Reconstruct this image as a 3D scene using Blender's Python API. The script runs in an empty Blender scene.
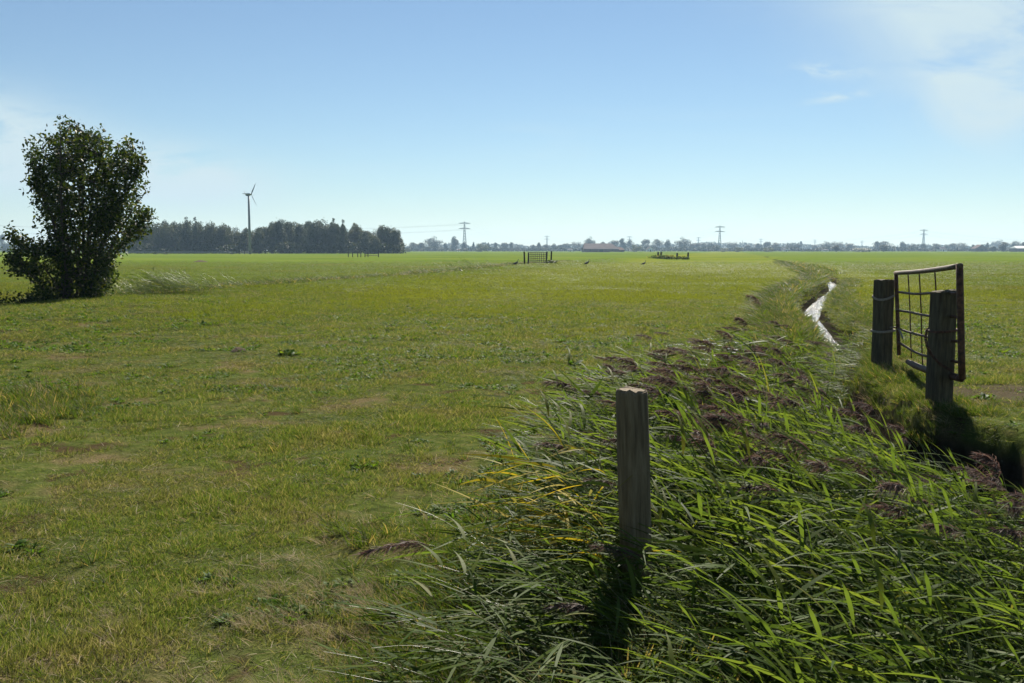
import bpy, math, random
import numpy as np
from mathutils import Vector, Matrix

rng = np.random.default_rng(7)
random.seed(7)
R = math.radians
S = bpy.context.scene
COL = S.collection

# ------------------------------------------------------------------ camera
CAM_H, F = 1.7, 995.0
PITCH = math.atan((341.5 - 250.0) / F)
cp, sp = math.cos(PITCH), math.sin(PITCH)

def ray(px, py):
    x, u = (px - 512) / F, -(py - 341.5) / F
    return np.array([x, cp + u * sp, -sp + u * cp])

def at(px, py, Y):
    d = ray(px, py)
    return np.array([0, 0, CAM_H]) + d * (Y / d[1])

def gnd(px, py, z=0.0):
    d = ray(px, py)
    return np.array([0, 0, CAM_H]) + d * ((z - CAM_H) / d[2])

cam = bpy.data.cameras.new('camera')
cam.lens, cam.sensor_width = 36.0 * F / 1024.0, 36.0
cam.clip_start, cam.clip_end = 0.05, 20000
camo = bpy.data.objects.new('camera', cam)
COL.objects.link(camo)
camo.location = (0, 0, CAM_H)
camo.rotation_euler = (math.pi / 2 - PITCH, 0, 0)
S.camera = camo

# ------------------------------------------------------------------ helpers
def noise2(x, y, seed=0):
    """smooth value noise in -1..1 (numpy)"""
    xi, yi = np.floor(x).astype(np.int64), np.floor(y).astype(np.int64)
    xf, yf = x - xi, y - yi
    def h(a, b):
        n = (a * 374761393 + b * 668265263 + seed * 974634777) & 0x7fffffff
        n = ((n ^ (n >> 13)) * 1274126177) & 0x7fffffff
        return ((n ^ (n >> 16)) & 0xffff) / 32767.5 - 1
    sx, sy = xf * xf * (3 - 2 * xf), yf * yf * (3 - 2 * yf)
    return ((h(xi, yi) * (1 - sx) + h(xi + 1, yi) * sx) * (1 - sy)
            + (h(xi, yi + 1) * (1 - sx) + h(xi + 1, yi + 1) * sx) * sy)

def fbm(x, y, seed=0, o=4):
    s, a = 0, 0.5
    for k in range(o):
        s = s + a * noise2(x * 2 ** k, y * 2 ** k, seed + k)
        a *= 0.5
    return s

def sstep(a, b, x):
    t = np.clip((x - a) / (b - a), 0, 1)
    return t * t * (3 - 2 * t)

def tag(o, label=None, cat=None, group=None, kind=None):
    if label: o['label'] = label
    if cat: o['category'] = cat
    if group: o['group'] = group
    if kind: o['kind'] = kind
    return o

def link(o, parent=None):
    COL.objects.link(o)
    if parent is not None: o.parent = parent
    return o

def empty(name, loc, rz=0.0):
    o = bpy.data.objects.new(name, None)
    o.empty_display_size = 0.1
    COL.objects.link(o)
    o.location = loc
    o.rotation_euler = (0, 0, rz)
    return o

def mesh_np(name, v, f, mats, mi=None, attr=None, smooth=False):
    """v Nx3, f list of index arrays or Mx4 array"""
    me = bpy.data.meshes.new(name)
    v = np.asarray(v, np.float32)
    f = np.asarray(f, np.int32)
    me.vertices.add(len(v)); me.vertices.foreach_set('co', v.ravel())
    k = f.shape[1]
    me.loops.add(f.size); me.loops.foreach_set('vertex_index', f.ravel())
    me.polygons.add(len(f)); me.polygons.foreach_set('loop_start', np.arange(0, f.size, k, dtype=np.int32))
    if mi is not None: me.polygons.foreach_set('material_index', np.asarray(mi, np.int32))
    if smooth: me.polygons.foreach_set('use_smooth', np.ones(len(f), bool))
    for m in (mats if isinstance(mats, (list, tuple)) else [mats]): me.materials.append(m)
    if attr is not None:
        a = me.attributes.new('v', 'FLOAT', 'POINT'); a.data.foreach_set('value', np.asarray(attr, np.float32))
    me.update(calc_edges=True)
    return me

class MB:
    """collects tubes and boxes, builds ONE mesh object"""
    def __init__(s): s.v, s.f = [], []
    def add(s, vs, fs):
        n = len(s.v); s.v += [tuple(map(float, p)) for p in vs]; s.f += [tuple(i + n for i in q) for q in fs]
    def box(s, c, size, rot=None, taper=1.0):
        hx, hy, hz = size[0] / 2, size[1] / 2, size[2] / 2
        P = [(-hx, -hy, -hz), (hx, -hy, -hz), (hx, hy, -hz), (-hx, hy, -hz),
             (-hx * taper, -hy * taper, hz), (hx * taper, -hy * taper, hz), (hx * taper, hy * taper, hz), (-hx * taper, hy * taper, hz)]
        if rot is not None: P = [tuple(rot @ Vector(p)) for p in P]
        s.add([(p[0] + c[0], p[1] + c[1], p[2] + c[2]) for p in P],
              [(3, 2, 1, 0), (4, 5, 6, 7), (0, 1, 5, 4), (1, 2, 6, 5), (2, 3, 7, 6), (3, 0, 4, 7)])
        return s
    def tube(s, pts, rad, n=8, cap=True):
        pts = [Vector([float(q) for q in p]) for p in pts]
        if not hasattr(rad, '__len__'): rad = [rad] * len(pts)
        vs, fs = [], []
        ref = None
        for i, p in enumerate(pts):
            t = (pts[min(i + 1, len(pts) - 1)] - pts[max(i - 1, 0)])
            t = t.normalized() if t.length > 1e-9 else Vector((0, 0, 1))
            if ref is None:
                ref = Vector((1, 0, 0)) if abs(t.x) < 0.9 else Vector((0, 1, 0))
            a = (ref - t * ref.dot(t)).normalized(); b = t.cross(a); ref = a
            for k in range(n):
                w = 2 * math.pi * k / n
                vs.append(p + (a * math.cos(w) + b * math.sin(w)) * rad[i])
        for i in range(len(pts) - 1):
            for k in range(n):
                fs.append((i * n + k, i * n + (k + 1) % n, (i + 1) * n + (k + 1) % n, (i + 1) * n + k))
        if cap:
            fs.append(tuple(range(n - 1, -1, -1))); fs.append(tuple((len(pts) - 1) * n + k for k in range(n)))
        s.add(vs, fs); return s
    def build(s, name, mat, parent=None, smooth=False, bevel=0):
        me = bpy.data.meshes.new(name); me.from_pydata(s.v, [], s.f); me.materials.append(mat)
        if smooth: me.polygons.foreach_set('use_smooth', [True] * len(me.polygons))
        o = bpy.data.objects.new(name, me); link(o, parent)
        if bevel:
            b = o.modifiers.new('bevel', 'BEVEL'); b.width = bevel; b.segments = 2; b.limit_method = 'ANGLE'
        return o

def copy_tree(o, parent=None):
    c = o.copy(); COL.objects.link(c)
    if parent is not None: c.parent = parent
    for ch in list(o.children): copy_tree(ch, c)
    return c

# ------------------------------------------------------------------ materials
def nt(name):
    m = bpy.data.materials.new(name); m.use_nodes = True
    N, L = m.node_tree.nodes, m.node_tree.links
    N.clear()
    out = N.new('ShaderNodeOutputMaterial')
    return m, N, L, out

def ramp(N, stops):
    r = N.new('ShaderNodeValToRGB')
    e = r.color_ramp.elements
    while len(e) < len(stops): e.new(0.5)
    for k, (p, c) in enumerate(stops):
        e[k].position = p; e[k].color = (*c, 1)
    return r

def pos_noise(N, L, scale, detail=3, vec=None, rough=0.55):
    n = N.new('ShaderNodeTexNoise'); n.inputs['Scale'].default_value = scale
    n.inputs['Detail'].default_value = detail; n.inputs['Roughness'].default_value = rough
    if vec is None:
        g = N.new('ShaderNodeNewGeometry'); vec = g.outputs['Position']
    L.new(vec, n.inputs['Vector'])
    return n

def math_n(N, L, op, a, b=None, clamp=False):
    m = N.new('ShaderNodeMath'); m.operation = op; m.use_clamp = clamp
    for i, q in enumerate((a, b)):
        if q is None: continue
        if isinstance(q, (int, float)): m.inputs[i].default_value = q
        else: L.new(q, m.inputs[i])
    return m.outputs[0]

def strip_band(N, L, P, y0=13, y1=34):
    """0..1 inside the grazed strip between the two ditches"""
    sx = N.new('ShaderNodeSeparateXYZ'); L.new(P, sx.inputs[0])
    cx = math_n(N, L, 'SUBTRACT', sx.outputs[0], math_n(N, L, 'ADD', math_n(N, L, 'MULTIPLY', sx.outputs[1], .215), -2.0))
    b = math_n(N, L, 'MULTIPLY', math_n(N, L, 'SUBTRACT', 14.5, math_n(N, L, 'ABSOLUTE', cx)), 1 / 4.0, True)
    q = N.new('ShaderNodeMapRange'); L.new(sx.outputs[1], q.inputs[0]); q.inputs[1].default_value, q.inputs[2].default_value = y0, y1
    return math_n(N, L, 'MULTIPLY', b, q.outputs[0], True)

def leaf_mat(name, stops, trans=0.4, rough=0.4, spec=0.5, dry=None, dry_scale=0.6, dry_rng=(0.5, 0.68), tgain=(1.35, 1.25, 0.5), band=None):
    """two-sided plant material: colour ramp over the per-blade value v, with an optional second colour in patches"""
    m, N, L, out = nt(name)
    a = N.new('ShaderNodeAttribute'); a.attribute_name = 'v'
    oi = N.new('ShaderNodeObjectInfo')
    f = math_n(N, L, 'ADD', a.outputs['Fac'], math_n(N, L, 'MULTIPLY', oi.outputs['Random'], 0.35))
    f = math_n(N, L, 'SUBTRACT', f, 0.17, True)
    r = ramp(N, stops); L.new(f, r.inputs[0])
    c = r.outputs[0]
    if dry is not None:
        n = pos_noise(N, L, dry_scale, 4)
        mr = N.new('ShaderNodeMapRange'); mr.inputs[1].default_value, mr.inputs[2].default_value = dry_rng
        mr.inputs[4].default_value = 0.8
        L.new(n.outputs[0], mr.inputs[0])
        mx = N.new('ShaderNodeMix'); mx.data_type = 'RGBA'
        L.new(mr.outputs[0], mx.inputs[0]); L.new(c, mx.inputs[6])
        r2 = ramp(N, dry); L.new(f, r2.inputs[0]); L.new(r2.outputs[0], mx.inputs[7])
        c = mx.outputs[2]
    if band is not None:
        g_ = N.new('ShaderNodeNewGeometry'); n = pos_noise(N, L, 0.05, 4)
        fb = math_n(N, L, 'MULTIPLY', strip_band(N, L, g_.outputs['Position']), math_n(N, L, 'MULTIPLY', n.outputs[0], 1.5), True)
        mx = N.new('ShaderNodeMix'); mx.data_type = 'RGBA'
        L.new(fb, mx.inputs[0]); L.new(c, mx.inputs[6]); mx.inputs[7].default_value = (*band, 1)
        c = mx.outputs[2]
    p = N.new('ShaderNodeBsdfPrincipled')
    p.inputs['Roughness'].default_value = rough; p.inputs['Specular IOR Level'].default_value = spec
    L.new(c, p.inputs['Base Color'])
    t = N.new('ShaderNodeBsdfTranslucent')
    g = N.new('ShaderNodeMix'); g.data_type = 'RGBA'; g.blend_type = 'MULTIPLY'; g.inputs[0].default_value = 1
    L.new(c, g.inputs[6]); g.inputs[7].default_value = (*tgain, 1)
    L.new(g.outputs[2], t.inputs[0])
    ms = N.new('ShaderNodeMixShader'); ms.inputs[0].default_value = trans
    L.new(p.outputs[0], ms.inputs[1]); L.new(t.outputs[0], ms.inputs[2])
    L.new(ms.outputs[0], out.inputs[0])
    return m

def solid_mat(name, stops, scale=8, rough=0.8, spec=0.3, metal=0.0, bump=0.0, stretch=(1, 1, 1), bump_dist=0.01, detail=5):
    m, N, L, out = nt(name)
    tc = N.new('ShaderNodeTexCoord'); mp = N.new('ShaderNodeMapping')
    mp.inputs['Scale'].default_value = stretch
    L.new(tc.outputs['Object'], mp.inputs['Vector'])
    n = pos_noise(N, L, scale, detail, mp.outputs[0], 0.65)
    r = ramp(N, stops); L.new(n.outputs[0], r.inputs[0])
    p = N.new('ShaderNodeBsdfPrincipled')
    p.inputs['Roughness'].default_value = rough; p.inputs['Metallic'].default_value = metal
    p.inputs['Specular IOR Level'].default_value = spec
    L.new(r.outputs[0], p.inputs['Base Color'])
    if bump:
        b = N.new('ShaderNodeBump'); b.inputs['Strength'].default_value = bump; b.inputs['Distance'].default_value = bump_dist
        L.new(n.outputs[0], b.inputs['Height']); L.new(b.outputs[0], p.inputs['Normal'])
    L.new(p.outputs[0], out.inputs[0])
    return m

M = {}
M['wood'] = solid_mat('weathered_wood', [(0.25, (.060, .044, .026)), (0.5, (.155, .118, .070)), (0.75, (.245, .195, .125))], 6, 0.85, 0.25, bump=0.9, stretch=(9, 9, .7), bump_dist=0.012)
M['wood_dark'] = solid_mat('old_gate_timber', [(0.3, (.04, .03, .018)), (0.52, (.085, .07, .042)), (0.72, (.13, .115, .07))], 4, 0.9, 0.2, bump=0.9, stretch=(7, 7, .9), bump_dist=0.015)
M['rust'] = solid_mat('rusty_iron', [(0.35, (.035, .018, .012)), (0.55, (.10, .045, .024)), (0.75, (.17, .10, .06))], 22, 0.7, 0.4, 0.25, bump=0.4, bump_dist=0.004)
M['rail'] = solid_mat('worn_steel_tube', [(0.35, (.05, .032, .02)), (0.6, (.13, .092, .062)), (0.8, (.21, .165, .125))], 18, 0.65, 0.3, 0.1, bump=0.2, bump_dist=0.003)
M['rope'] = solid_mat('grey_rope', [(0.3, (.16, .14, .11)), (0.7, (.34, .31, .26))], 60, 0.9, 0.1)
M['far_post'] = solid_mat('dark_timber', [(0.3, (.03, .027, .022)), (0.7, (.07, .06, .05))], 9, 0.9, 0.2)
M['steel'] = solid_mat('galvanised_steel', [(0.3, (.16, .17, .17)), (0.7, (.25, .26, .26))], 2, 0.6, 0.4, 0.2)
M['blue'] = solid_mat('blue_paint', [(0.3, (.02, .05, .18)), (0.7, (.03, .07, .24))], 2, 0.4, 0.5)
M['tower'] = solid_mat('grey_tower_paint', [(0.3, (.13, .15, .17)), (0.7, (.19, .21, .23))], .5, 0.5, 0.4)
M['blade'] = solid_mat('grey_blade_paint', [(0.3, (.25, .26, .28)), (0.7, (.32, .33, .35))], .5, 0.5, 0.4)
M['roof'] = solid_mat('weathered_roof_sheet', [(0.3, (.07, .058, .06)), (0.7, (.11, .09, .09))], .3, 0.9, 0.05)
M['roof_red'] = solid_mat('red_roof_tiles', [(0.3, (.08, .05, .045)), (0.7, (.13, .08, .065))], .3, 0.9, 0.05)
M['wall'] = solid_mat('dark_brick_wall', [(0.3, (.09, .07, .065)), (0.7, (.14, .11, .10))], .3, 0.8, 0.3)
M['white'] = solid_mat('white_wall_paint', [(0.3, (.62, .62, .60)), (0.7, (.78, .78, .76))], .3, 0.7, 0.3)
M['dark'] = solid_mat('dark_opening', [(0.3, (.02, .02, .022)), (0.7, (.035, .035, .04))], .3, 0.5, 0.4)
M['feather'] = solid_mat('dark_plumage', [(0.3, (.018, .018, .025)), (0.7, (.04, .04, .055))], 9, 0.5, 0.5)
M['beak'] = solid_mat('horn_beak', [(0.3, (.10, .08, .05)), (0.7, (.16, .12, .08))], 9, 0.5, 0.5)
M['soil'] = solid_mat('crumbly_soil', [(0.3, (.05, .035, .022)), (0.7, (.12, .09, .06))], 30, 0.95, 0.1, bump=1, bump_dist=0.02)
M['bark'] = solid_mat('grey_brown_bark', [(0.3, (.04, .033, .026)), (0.7, (.09, .078, .06))], 5, 0.9, 0.2, bump=0.6, stretch=(4, 4, .8))

GREENS = [(0.0, (.050, .084, .018)), (0.35, (.088, .126, .026)), (0.62, (.118, .152, .034)), (0.82, (.15, .158, .052)), (1.0, (.26, .22, .12))]
STRAW = [(0.0, (.075, .085, .022)), (0.4, (.125, .112, .045)), (0.7, (.18, .155, .085)), (1.0, (.29, .25, .16))]
M['grass'] = leaf_mat('pasture_grass', GREENS, 0.5, 0.6, 0.08, dry=STRAW, dry_scale=0.9, dry_rng=(0.47, 0.70), tgain=(1.22, 1.24, .58))
M['far_grass'] = leaf_mat('distant_pasture_grass', [(0.0, (.064, .102, .018)), (0.4, (.094, .136, .022)), (0.8, (.122, .158, .028)), (1.0, (.16, .16, .045))], 0.5, 0.6, 0.10,
                          dry=[(0, (.10, .11, .02)), (1, (.16, .145, .035))], dry_scale=0.07, dry_rng=(0.5, 0.7), band=(.150, .176, .028))
M['tall_grass'] = leaf_mat('rank_grass', [(0.0, (.035, .065, .014)), (0.45, (.06, .10, .02)), (0.8, (.10, .13, .03)), (1.0, (.27, .22, .12))], 0.5, 0.55, 0.08)
M['straw'] = leaf_mat('dead_grass_stems', [(0.0, (.16, .12, .06)), (0.6, (.27, .22, .13)), (1.0, (.36, .30, .20))], 0.3, 0.6, 0.06, tgain=(1.1, 1, .8))
M['weed'] = leaf_mat('broad_weed_leaf', [(0.0, (.035, .08, .012)), (0.6, (.065, .13, .015)), (1.0, (.12, .17, .02))], 0.5, 0.55, 0.08)
M['dock'] = leaf_mat('dock_leaf', [(0.0, (.02, .05, .016)), (0.6, (.035, .075, .02)), (1.0, (.10, .10, .03))], 0.35, 0.55, 0.08)
M['reed'] = leaf_mat('reed_leaf', [(0.0, (.040, .072, .016)), (0.45, (.070, .114, .022)), (0.8, (.105, .148, .028)), (0.95, (.13, .16, .03)), (1.0, (.15, .16, .035))], 0.57, 0.5, 0.05, tgain=(1.3, 1.2, .6))
M['reed_stem'] = leaf_mat('reed_stem', [(0.0, (.06, .085, .025)), (0.6, (.10, .12, .04)), (1.0, (.20, .16, .08))], 0.15, 0.4, 0.5)
M['reed_yellow'] = leaf_mat('yellowed_reed_leaf', [(0.0, (.20, .19, .025)), (0.5, (.36, .30, .03)), (1.0, (.52, .39, .05))], 0.5, 0.5, 0.05, tgain=(1.2, 1.05, .5))
M['plume'] = leaf_mat('reed_plume', [(0.0, (.05, .032, .032)), (0.5, (.095, .064, .058)), (1.0, (.19, .145, .12))], 0.4, 0.6, 0.12, tgain=(1.2, 1, .9))
M['tree_leaf'] = leaf_mat('broad_tree_leaf', [(0.0, (.012, .026, .006)), (0.6, (.028, .052, .010)), (0.9, (.045, .075, .014)), (1.0, (.10, .12, .02))], 0.36, 0.5, 0.12)
M['wood_leaf'] = leaf_mat('wood_foliage', [(0.0, (.024, .036, .014)), (0.6, (.036, .052, .018)), (1.0, (.06, .068, .022))], 0.22, 0.6, 0.25)
M['pale_leaf'] = leaf_mat('pale_wood_foliage', [(0.0, (.036, .046, .016)), (1.0, (.07, .078, .026))], 0.3, 0.6, 0.25)
M['far_leaf'] = leaf_mat('far_foliage', [(0.0, (.020, .030, .014)), (1.0, (.042, .052, .02))], 0.2, 0.6, 0.25)
M['bush_leaf'] = leaf_mat('bush_foliage', [(0.0, (.03, .048, .014)), (1.0, (.07, .09, .022))], 0.3, 0.5, 0.3)
M['petal'] = leaf_mat('white_flower', [(0.0, (.6, .6, .58)), (1.0, (.8, .8, .78))], 0.3, 0.6, 0.3, tgain=(1, 1, 1))

# ------------------------------------------------------------------ terrain
RC = np.array([[-60, -12], [-10, -1.6], [3, 1.9], [5, 2.2], [8, 2.75], [11, 3.2], [14, 4.1], [17, 5.45], [22.2, 7.27], [26.9, 8.33], [32.9, 9.85], [38.7, 11.75],
               [47, 14.75], [55.4, 17.9], [65, 20.9], [90, 27.5], [133, 37.3], [225, 58], [420, 104]], float)
RL = np.array([[-60, 2.0], [3, 1.95], [5, 1.9], [8, 1.75], [11, 1.3], [14, 1.0], [17, .85], [22, .85], [60, .85], [420, .85]])
RR = np.array([[-60, 2.0], [3, 3.0], [9.2, 2.0], [10.7, 1.33], [12, 1.2], [14, .95], [17, .85], [22, .85], [60, .85], [420, .85]])
LC = np.array([[-60, -34], [5, -19.3], [28.4, -14.2], [34.9, -12.6], [46.3, -10.2], [63.8, -5.9], [117, 2.0], [225, 29.7], [420, 76]], float)
def rc(y): return np.interp(y, RC[:, 0], RC[:, 1])
def rl(y): return np.interp(y, RL[:, 0], RL[:, 1])
def rr(y): return np.interp(y, RR[:, 0], RR[:, 1])
def lc(y): return np.interp(y, LC[:, 0], LC[:, 1])

WATER_Z = -0.6
def ditch_u(x, y):
    """0 at centre, 1 at the bank top, right-hand ditch"""
    d = x - rc(y)
    return np.where(d < 0, -d / rl(y), d / rr(y))

def H(x, y):
    x = np.asarray(x, float); y = np.asarray(y, float)
    near = np.exp(-np.maximum(y, 0) / 120)
    z = (0.035 * fbm(x * .35, y * .35, 3) + .06 * fbm(x * .08, y * .08, 9)) * near
    z = z + near * (.035 * fbm(x * 1.6, y * 1.6, 5) + .02 * fbm(x * 4.5, y * 4.5, 6, 2))
    # slight crown of the strip between the ditches
    # right ditch
    d = x - rc(y); hl, hr = rl(y), rr(y)
    depth = np.interp(y, [3, 14, 20, 24, 400], [1.0, .95, .8, .68, .68])
    flatl = np.interp(y, [3, 12, 20, 24], [.8, .6, .34, .30])
    steep = np.interp(y, [3, 9, 11, 14, 20], [.25, .25, .3, .6, .8])
    pl = sstep(0, 1, (hl - (-d)) / np.maximum(hl - flatl * .45, .2))
    pr = sstep(0, 1, (hr - d) / np.maximum(hr * steep, .12))
    z = z - depth * np.where(d < 0, pl, pr)
    # left ditch
    e = x - lc(y)
    z = z - 0.62 * sstep(0, 1, (1.3 - np.abs(e)) / 1.0)
    # little shoulder bank on the near side of the left ditch
    z = z + 0.32 * sstep(.9, 2.6, e) * sstep(12, 4, e) * sstep(15, 25, y)
    return z

def hz(x, y): return float(H(np.array([x]), np.array([y]))[0])

def grow(a, b, s0, g):
    o = [a]; s = s0
    while o[-1] < b: o.append(o[-1] + s); s *= g
    o[-1] = b
    return np.array(o)
xs = np.concatenate([-grow(45, 3700, .8, 1.13)[::-1], np.arange(-44.6, -22, .5), np.arange(-22, 13, .13), np.arange(13, 62, .3), grow(62, 3700, .5, 1.13)])
ys = np.concatenate([-grow(2, 150, .6, 1.25)[::-1], np.arange(-1.5, 3, .3), np.arange(3, 26, .13), grow(26, 3700, .25, 1.022)])
GX, GY = np.meshgrid(xs, ys)
GZ = H(GX, GY)
nx, ny = len(xs), len(ys)
ii = (np.arange(ny - 1)[:, None] * nx + np.arange(nx - 1)[None, :]).ravel()
gf = np.stack([ii, ii + 1, ii + nx + 1, ii + nx], 1)

def ground_mat():
    m, N, L, out = nt('pasture_ground')
    g = N.new('ShaderNodeNewGeometry'); P = g.outputs['Position']
    sx = N.new('ShaderNodeSeparateXYZ'); L.new(P, sx.inputs[0])
    def mix(f, a, b):
        q = N.new('ShaderNodeMix'); q.data_type = 'RGBA'
        for k, s in ((0, f), (6, a), (7, b)):
            if isinstance(s, (int, float)): q.inputs[k].default_value = s
            elif isinstance(s, tuple): q.inputs[k].default_value = (*s, 1)
            else: L.new(s, q.inputs[k])
        return q.outputs[2]
    def mr(v, a, b, c=0.0, d=1.0):
        q = N.new('ShaderNodeMapRange'); L.new(v, q.inputs[0])
        for k, s in zip((1, 2, 3, 4), (a, b, c, d)): q.inputs[k].default_value = s
        q.interpolation_type = 'SMOOTHSTEP'
        return q.outputs[0]
    n1 = pos_noise(N, L, 0.9, 4, P); n2 = pos_noise(N, L, 6.0, 5, P); n3 = pos_noise(N, L, 0.035, 4, P); n4 = pos_noise(N, L, 60, 3, P)
    turf = ramp(N, [(0.3, (.035, .045, .014)), (0.5, (.062, .08, .02)), (0.7, (.10, .10, .034))]); L.new(n2.outputs[0], turf.inputs[0])
    thatch = ramp(N, [(0.3, (.06, .048, .024)), (0.55, (.12, .095, .048)), (0.75, (.19, .155, .085))]); L.new(n4.outputs[0], thatch.inputs[0])
    near = mix(mr(n1.outputs[0], .48, .66), turf.outputs[0], thatch.outputs[0])
    n7 = pos_noise(N, L, 1.7, 5, P, .6)
    near = mix(mr(n7.outputs[0], .55, .65, 0, .9), near, (.055, .038, .022))
    far = ramp(N, [(0.32, (.078, .12, .018)), (0.5, (.105, .15, .022)), (0.68, (.14, .165, .03))]); L.new(n3.outputs[0], far.inputs[0])
    n5 = pos_noise(N, L, 0.9, 5, P)
    farm = mix(mr(n5.outputs[0], .45, .75, 0, .55), far.outputs[0], (.062, .085, .018))
    # ochre tinge of the grazed strip between the ditches
    band = strip_band(N, L, P, 20, 90)
    n6 = pos_noise(N, L, 0.06, 4, P)
    band = math_n(N, L, 'MULTIPLY', band, mr(n6.outputs[0], .35, .6), True)
    farm = mix(math_n(N, L, 'MULTIPLY', band, .8), farm, (.165, .180, .026))
    c = mix(mr(sx.outputs[1], 14, 75), near, farm)
    # dark soil on the ditch sides, blended in by depth
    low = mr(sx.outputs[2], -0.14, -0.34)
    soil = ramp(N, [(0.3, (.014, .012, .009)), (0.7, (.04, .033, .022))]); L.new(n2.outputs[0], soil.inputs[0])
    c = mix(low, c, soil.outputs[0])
    # trampled bare soil beside the gate
    bx = math_n(N, L, 'MULTIPLY', math_n(N, L, 'SUBTRACT', sx.outputs[0], 5.95), 1 / 1.3)
    by = math_n(N, L, 'MULTIPLY', math_n(N, L, 'SUBTRACT', sx.outputs[1], 11.75), 1 / 1.0)
    rr_ = math_n(N, L, 'ADD', math_n(N, L, 'POWER', math_n(N, L, 'ABSOLUTE', bx), 2), math_n(N, L, 'POWER', math_n(N, L, 'ABSOLUTE', by), 2))
    rr_ = math_n(N, L, 'ADD', rr_, math_n(N, L, 'MULTIPLY', math_n(N, L, 'SUBTRACT', n2.outputs[0], .5), 5))
    bare = ramp(N, [(0.3, (.040, .032, .021)), (0.7, (.105, .088, .060))]); L.new(n4.outputs[0], bare.inputs[0])
    c = mix(mr(rr_, 1.5, .5, 0, .92), c, bare.outputs[0])
    p = N.new('ShaderNodeBsdfPrincipled'); p.inputs['Roughness'].default_value = 1; p.inputs['Specular IOR Level'].default_value = 0
    L.new(c, p.inputs['Base Color'])
    b = N.new('ShaderNodeBump'); b.inputs['Strength'].default_value = .9; b.inputs['Distance'].default_value = .05
    nb = pos_noise(N, L, 9, 6, P, .7); L.new(nb.outputs[0], b.inputs['Height']); L.new(b.outputs[0], p.inputs['Normal'])
    L.new(p.outputs[0], out.inputs[0])
    return m
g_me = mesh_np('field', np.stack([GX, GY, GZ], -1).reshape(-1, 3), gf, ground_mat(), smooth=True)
tag(link(bpy.data.objects.new('field', g_me)), kind='structure')

def water_mat():
    m, N, L, out = nt('ditch_water')
    p = N.new('ShaderNodeBsdfPrincipled')
    p.inputs['Base Color'].default_value = (.012, .014, .010, 1); p.inputs['Roughness'].default_value = .2
    p.inputs['IOR'].default_value = 1.33; p.inputs['Specular IOR Level'].default_value = .5
    tc = N.new('ShaderNodeNewGeometry'); mp = N.new('ShaderNodeMapping'); mp.inputs['Scale'].default_value = (1, .55, 1)
    L.new(tc.outputs['Position'], mp.inputs[0])
    n = pos_noise(N, L, 4, 5, mp.outputs[0], .65)
    b = N.new('ShaderNodeBump'); b.inputs['Strength'].default_value = 1; b.inputs['Distance'].default_value = .22
    L.new(n.outputs[0], b.inputs['Height']); L.new(b.outputs[0], p.inputs['Normal'])
    L.new(p.outputs[0], out.inputs[0])
    return m
wv, wf = [], []
wy = np.concatenate([np.arange(22.6, 70, .6), np.arange(70, 400, 6)])
for k, y in enumerate(wy):
    c = float(rc(y)); a = min(float(rl(y)) * .9, 1.6); b_ = min(float(rr(y)) * .95, 1.9)
    wv += [(c - a, y, WATER_Z), (c + b_, y, WATER_Z)]
    if k: wf.append((2 * k - 2, 2 * k - 1, 2 * k + 1, 2 * k))
WM = water_mat()
tag(link(bpy.data.objects.new('water', mesh_np('water', wv, wf, WM))), kind='structure')
wv, wf = [], []
for k, y in enumerate(np.concatenate([np.arange(2, 70, 2.), np.arange(70, 400, 8)])):
    c = float(lc(y)); wv += [(c - .7, y, WATER_Z + .02), (c + .7, y, WATER_Z + .02)]
    if k: wf.append((2 * k - 2, 2 * k - 1, 2 * k + 1, 2 * k))
tag(link(bpy.data.objects.new('water', mesh_np('water', wv, wf, WM))), kind='structure')

# ------------------------------------------------------------------ blades and scatter
def norm(a): return a / np.maximum(np.linalg.norm(a, axis=-1, keepdims=True), 1e-9)

def strips(base, d0, L, W, segs, droop, side=None, wind=0.0, taper=1.6, belly=0.15, roll=0.5):
    """ribbons: base Nx3, initial direction Nx3, length, width, gravity droop; returns verts, quads"""
    n = len(base)
    t = np.linspace(0, 1, segs + 1)[None, :, None]
    L = np.asarray(L).reshape(-1, 1, 1) * np.ones((n, 1, 1)); droop = np.asarray(droop).reshape(-1, 1, 1) * np.ones((n, 1, 1))
    b = base[:, None, :]; d = d0[:, None, :]
    g = np.array([0, 0, -1.0])[None, None]; wd = np.array([-1.0, -.12, 0])[None, None]
    c = b + L * (d * t + g * droop * t * t + wd * wind * t * t)
    tan = norm(d + 2 * t * (g * droop + wd * wind))
    up = np.array([0, 0, 1.0])[None, None] + rng.normal(0, roll, (n, 1, 3)) if side is None else side[:, None, :]
    s = norm(np.cross(tan, up * np.ones_like(tan)))
    prof = np.minimum(1, (t + belly) / (.25 + belly)) * (1 - t ** taper)
    w = np.asarray(W).reshape(-1, 1, 1) * .5 * prof
    v = np.stack([c - s * w, c + s * w], 2).reshape(-1, 3)
    k = np.arange(segs)[None, :] * 2 + np.arange(n)[:, None] * (2 * (segs + 1))
    q = np.stack([k, k + 1, k + 3, k + 2], -1).reshape(-1, 4)
    return v, q, 2 * (segs + 1)

class PM:
    """plant mesh: joins ribbon sets with material slots and per-ribbon value v"""
    def __init__(s): s.v, s.f, s.m, s.a, s.n = [], [], [], [], 0
    def add(s, v, q, mi, a):
        s.v.append(v); s.f.append(q + s.n); s.m.append(np.full(len(q), mi)); s.a.append(a); s.n += len(v)
    def strips(s, mi, val, *a, **k):
        v, q, per = strips(*a, **k)
        s.add(v, q, mi, np.repeat(val, per))
    def mesh(s, name, mats):
        return mesh_np(name, np.concatenate(s.v), np.concatenate(s.f), mats, np.concatenate(s.m), np.concatenate(s.a))

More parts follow.
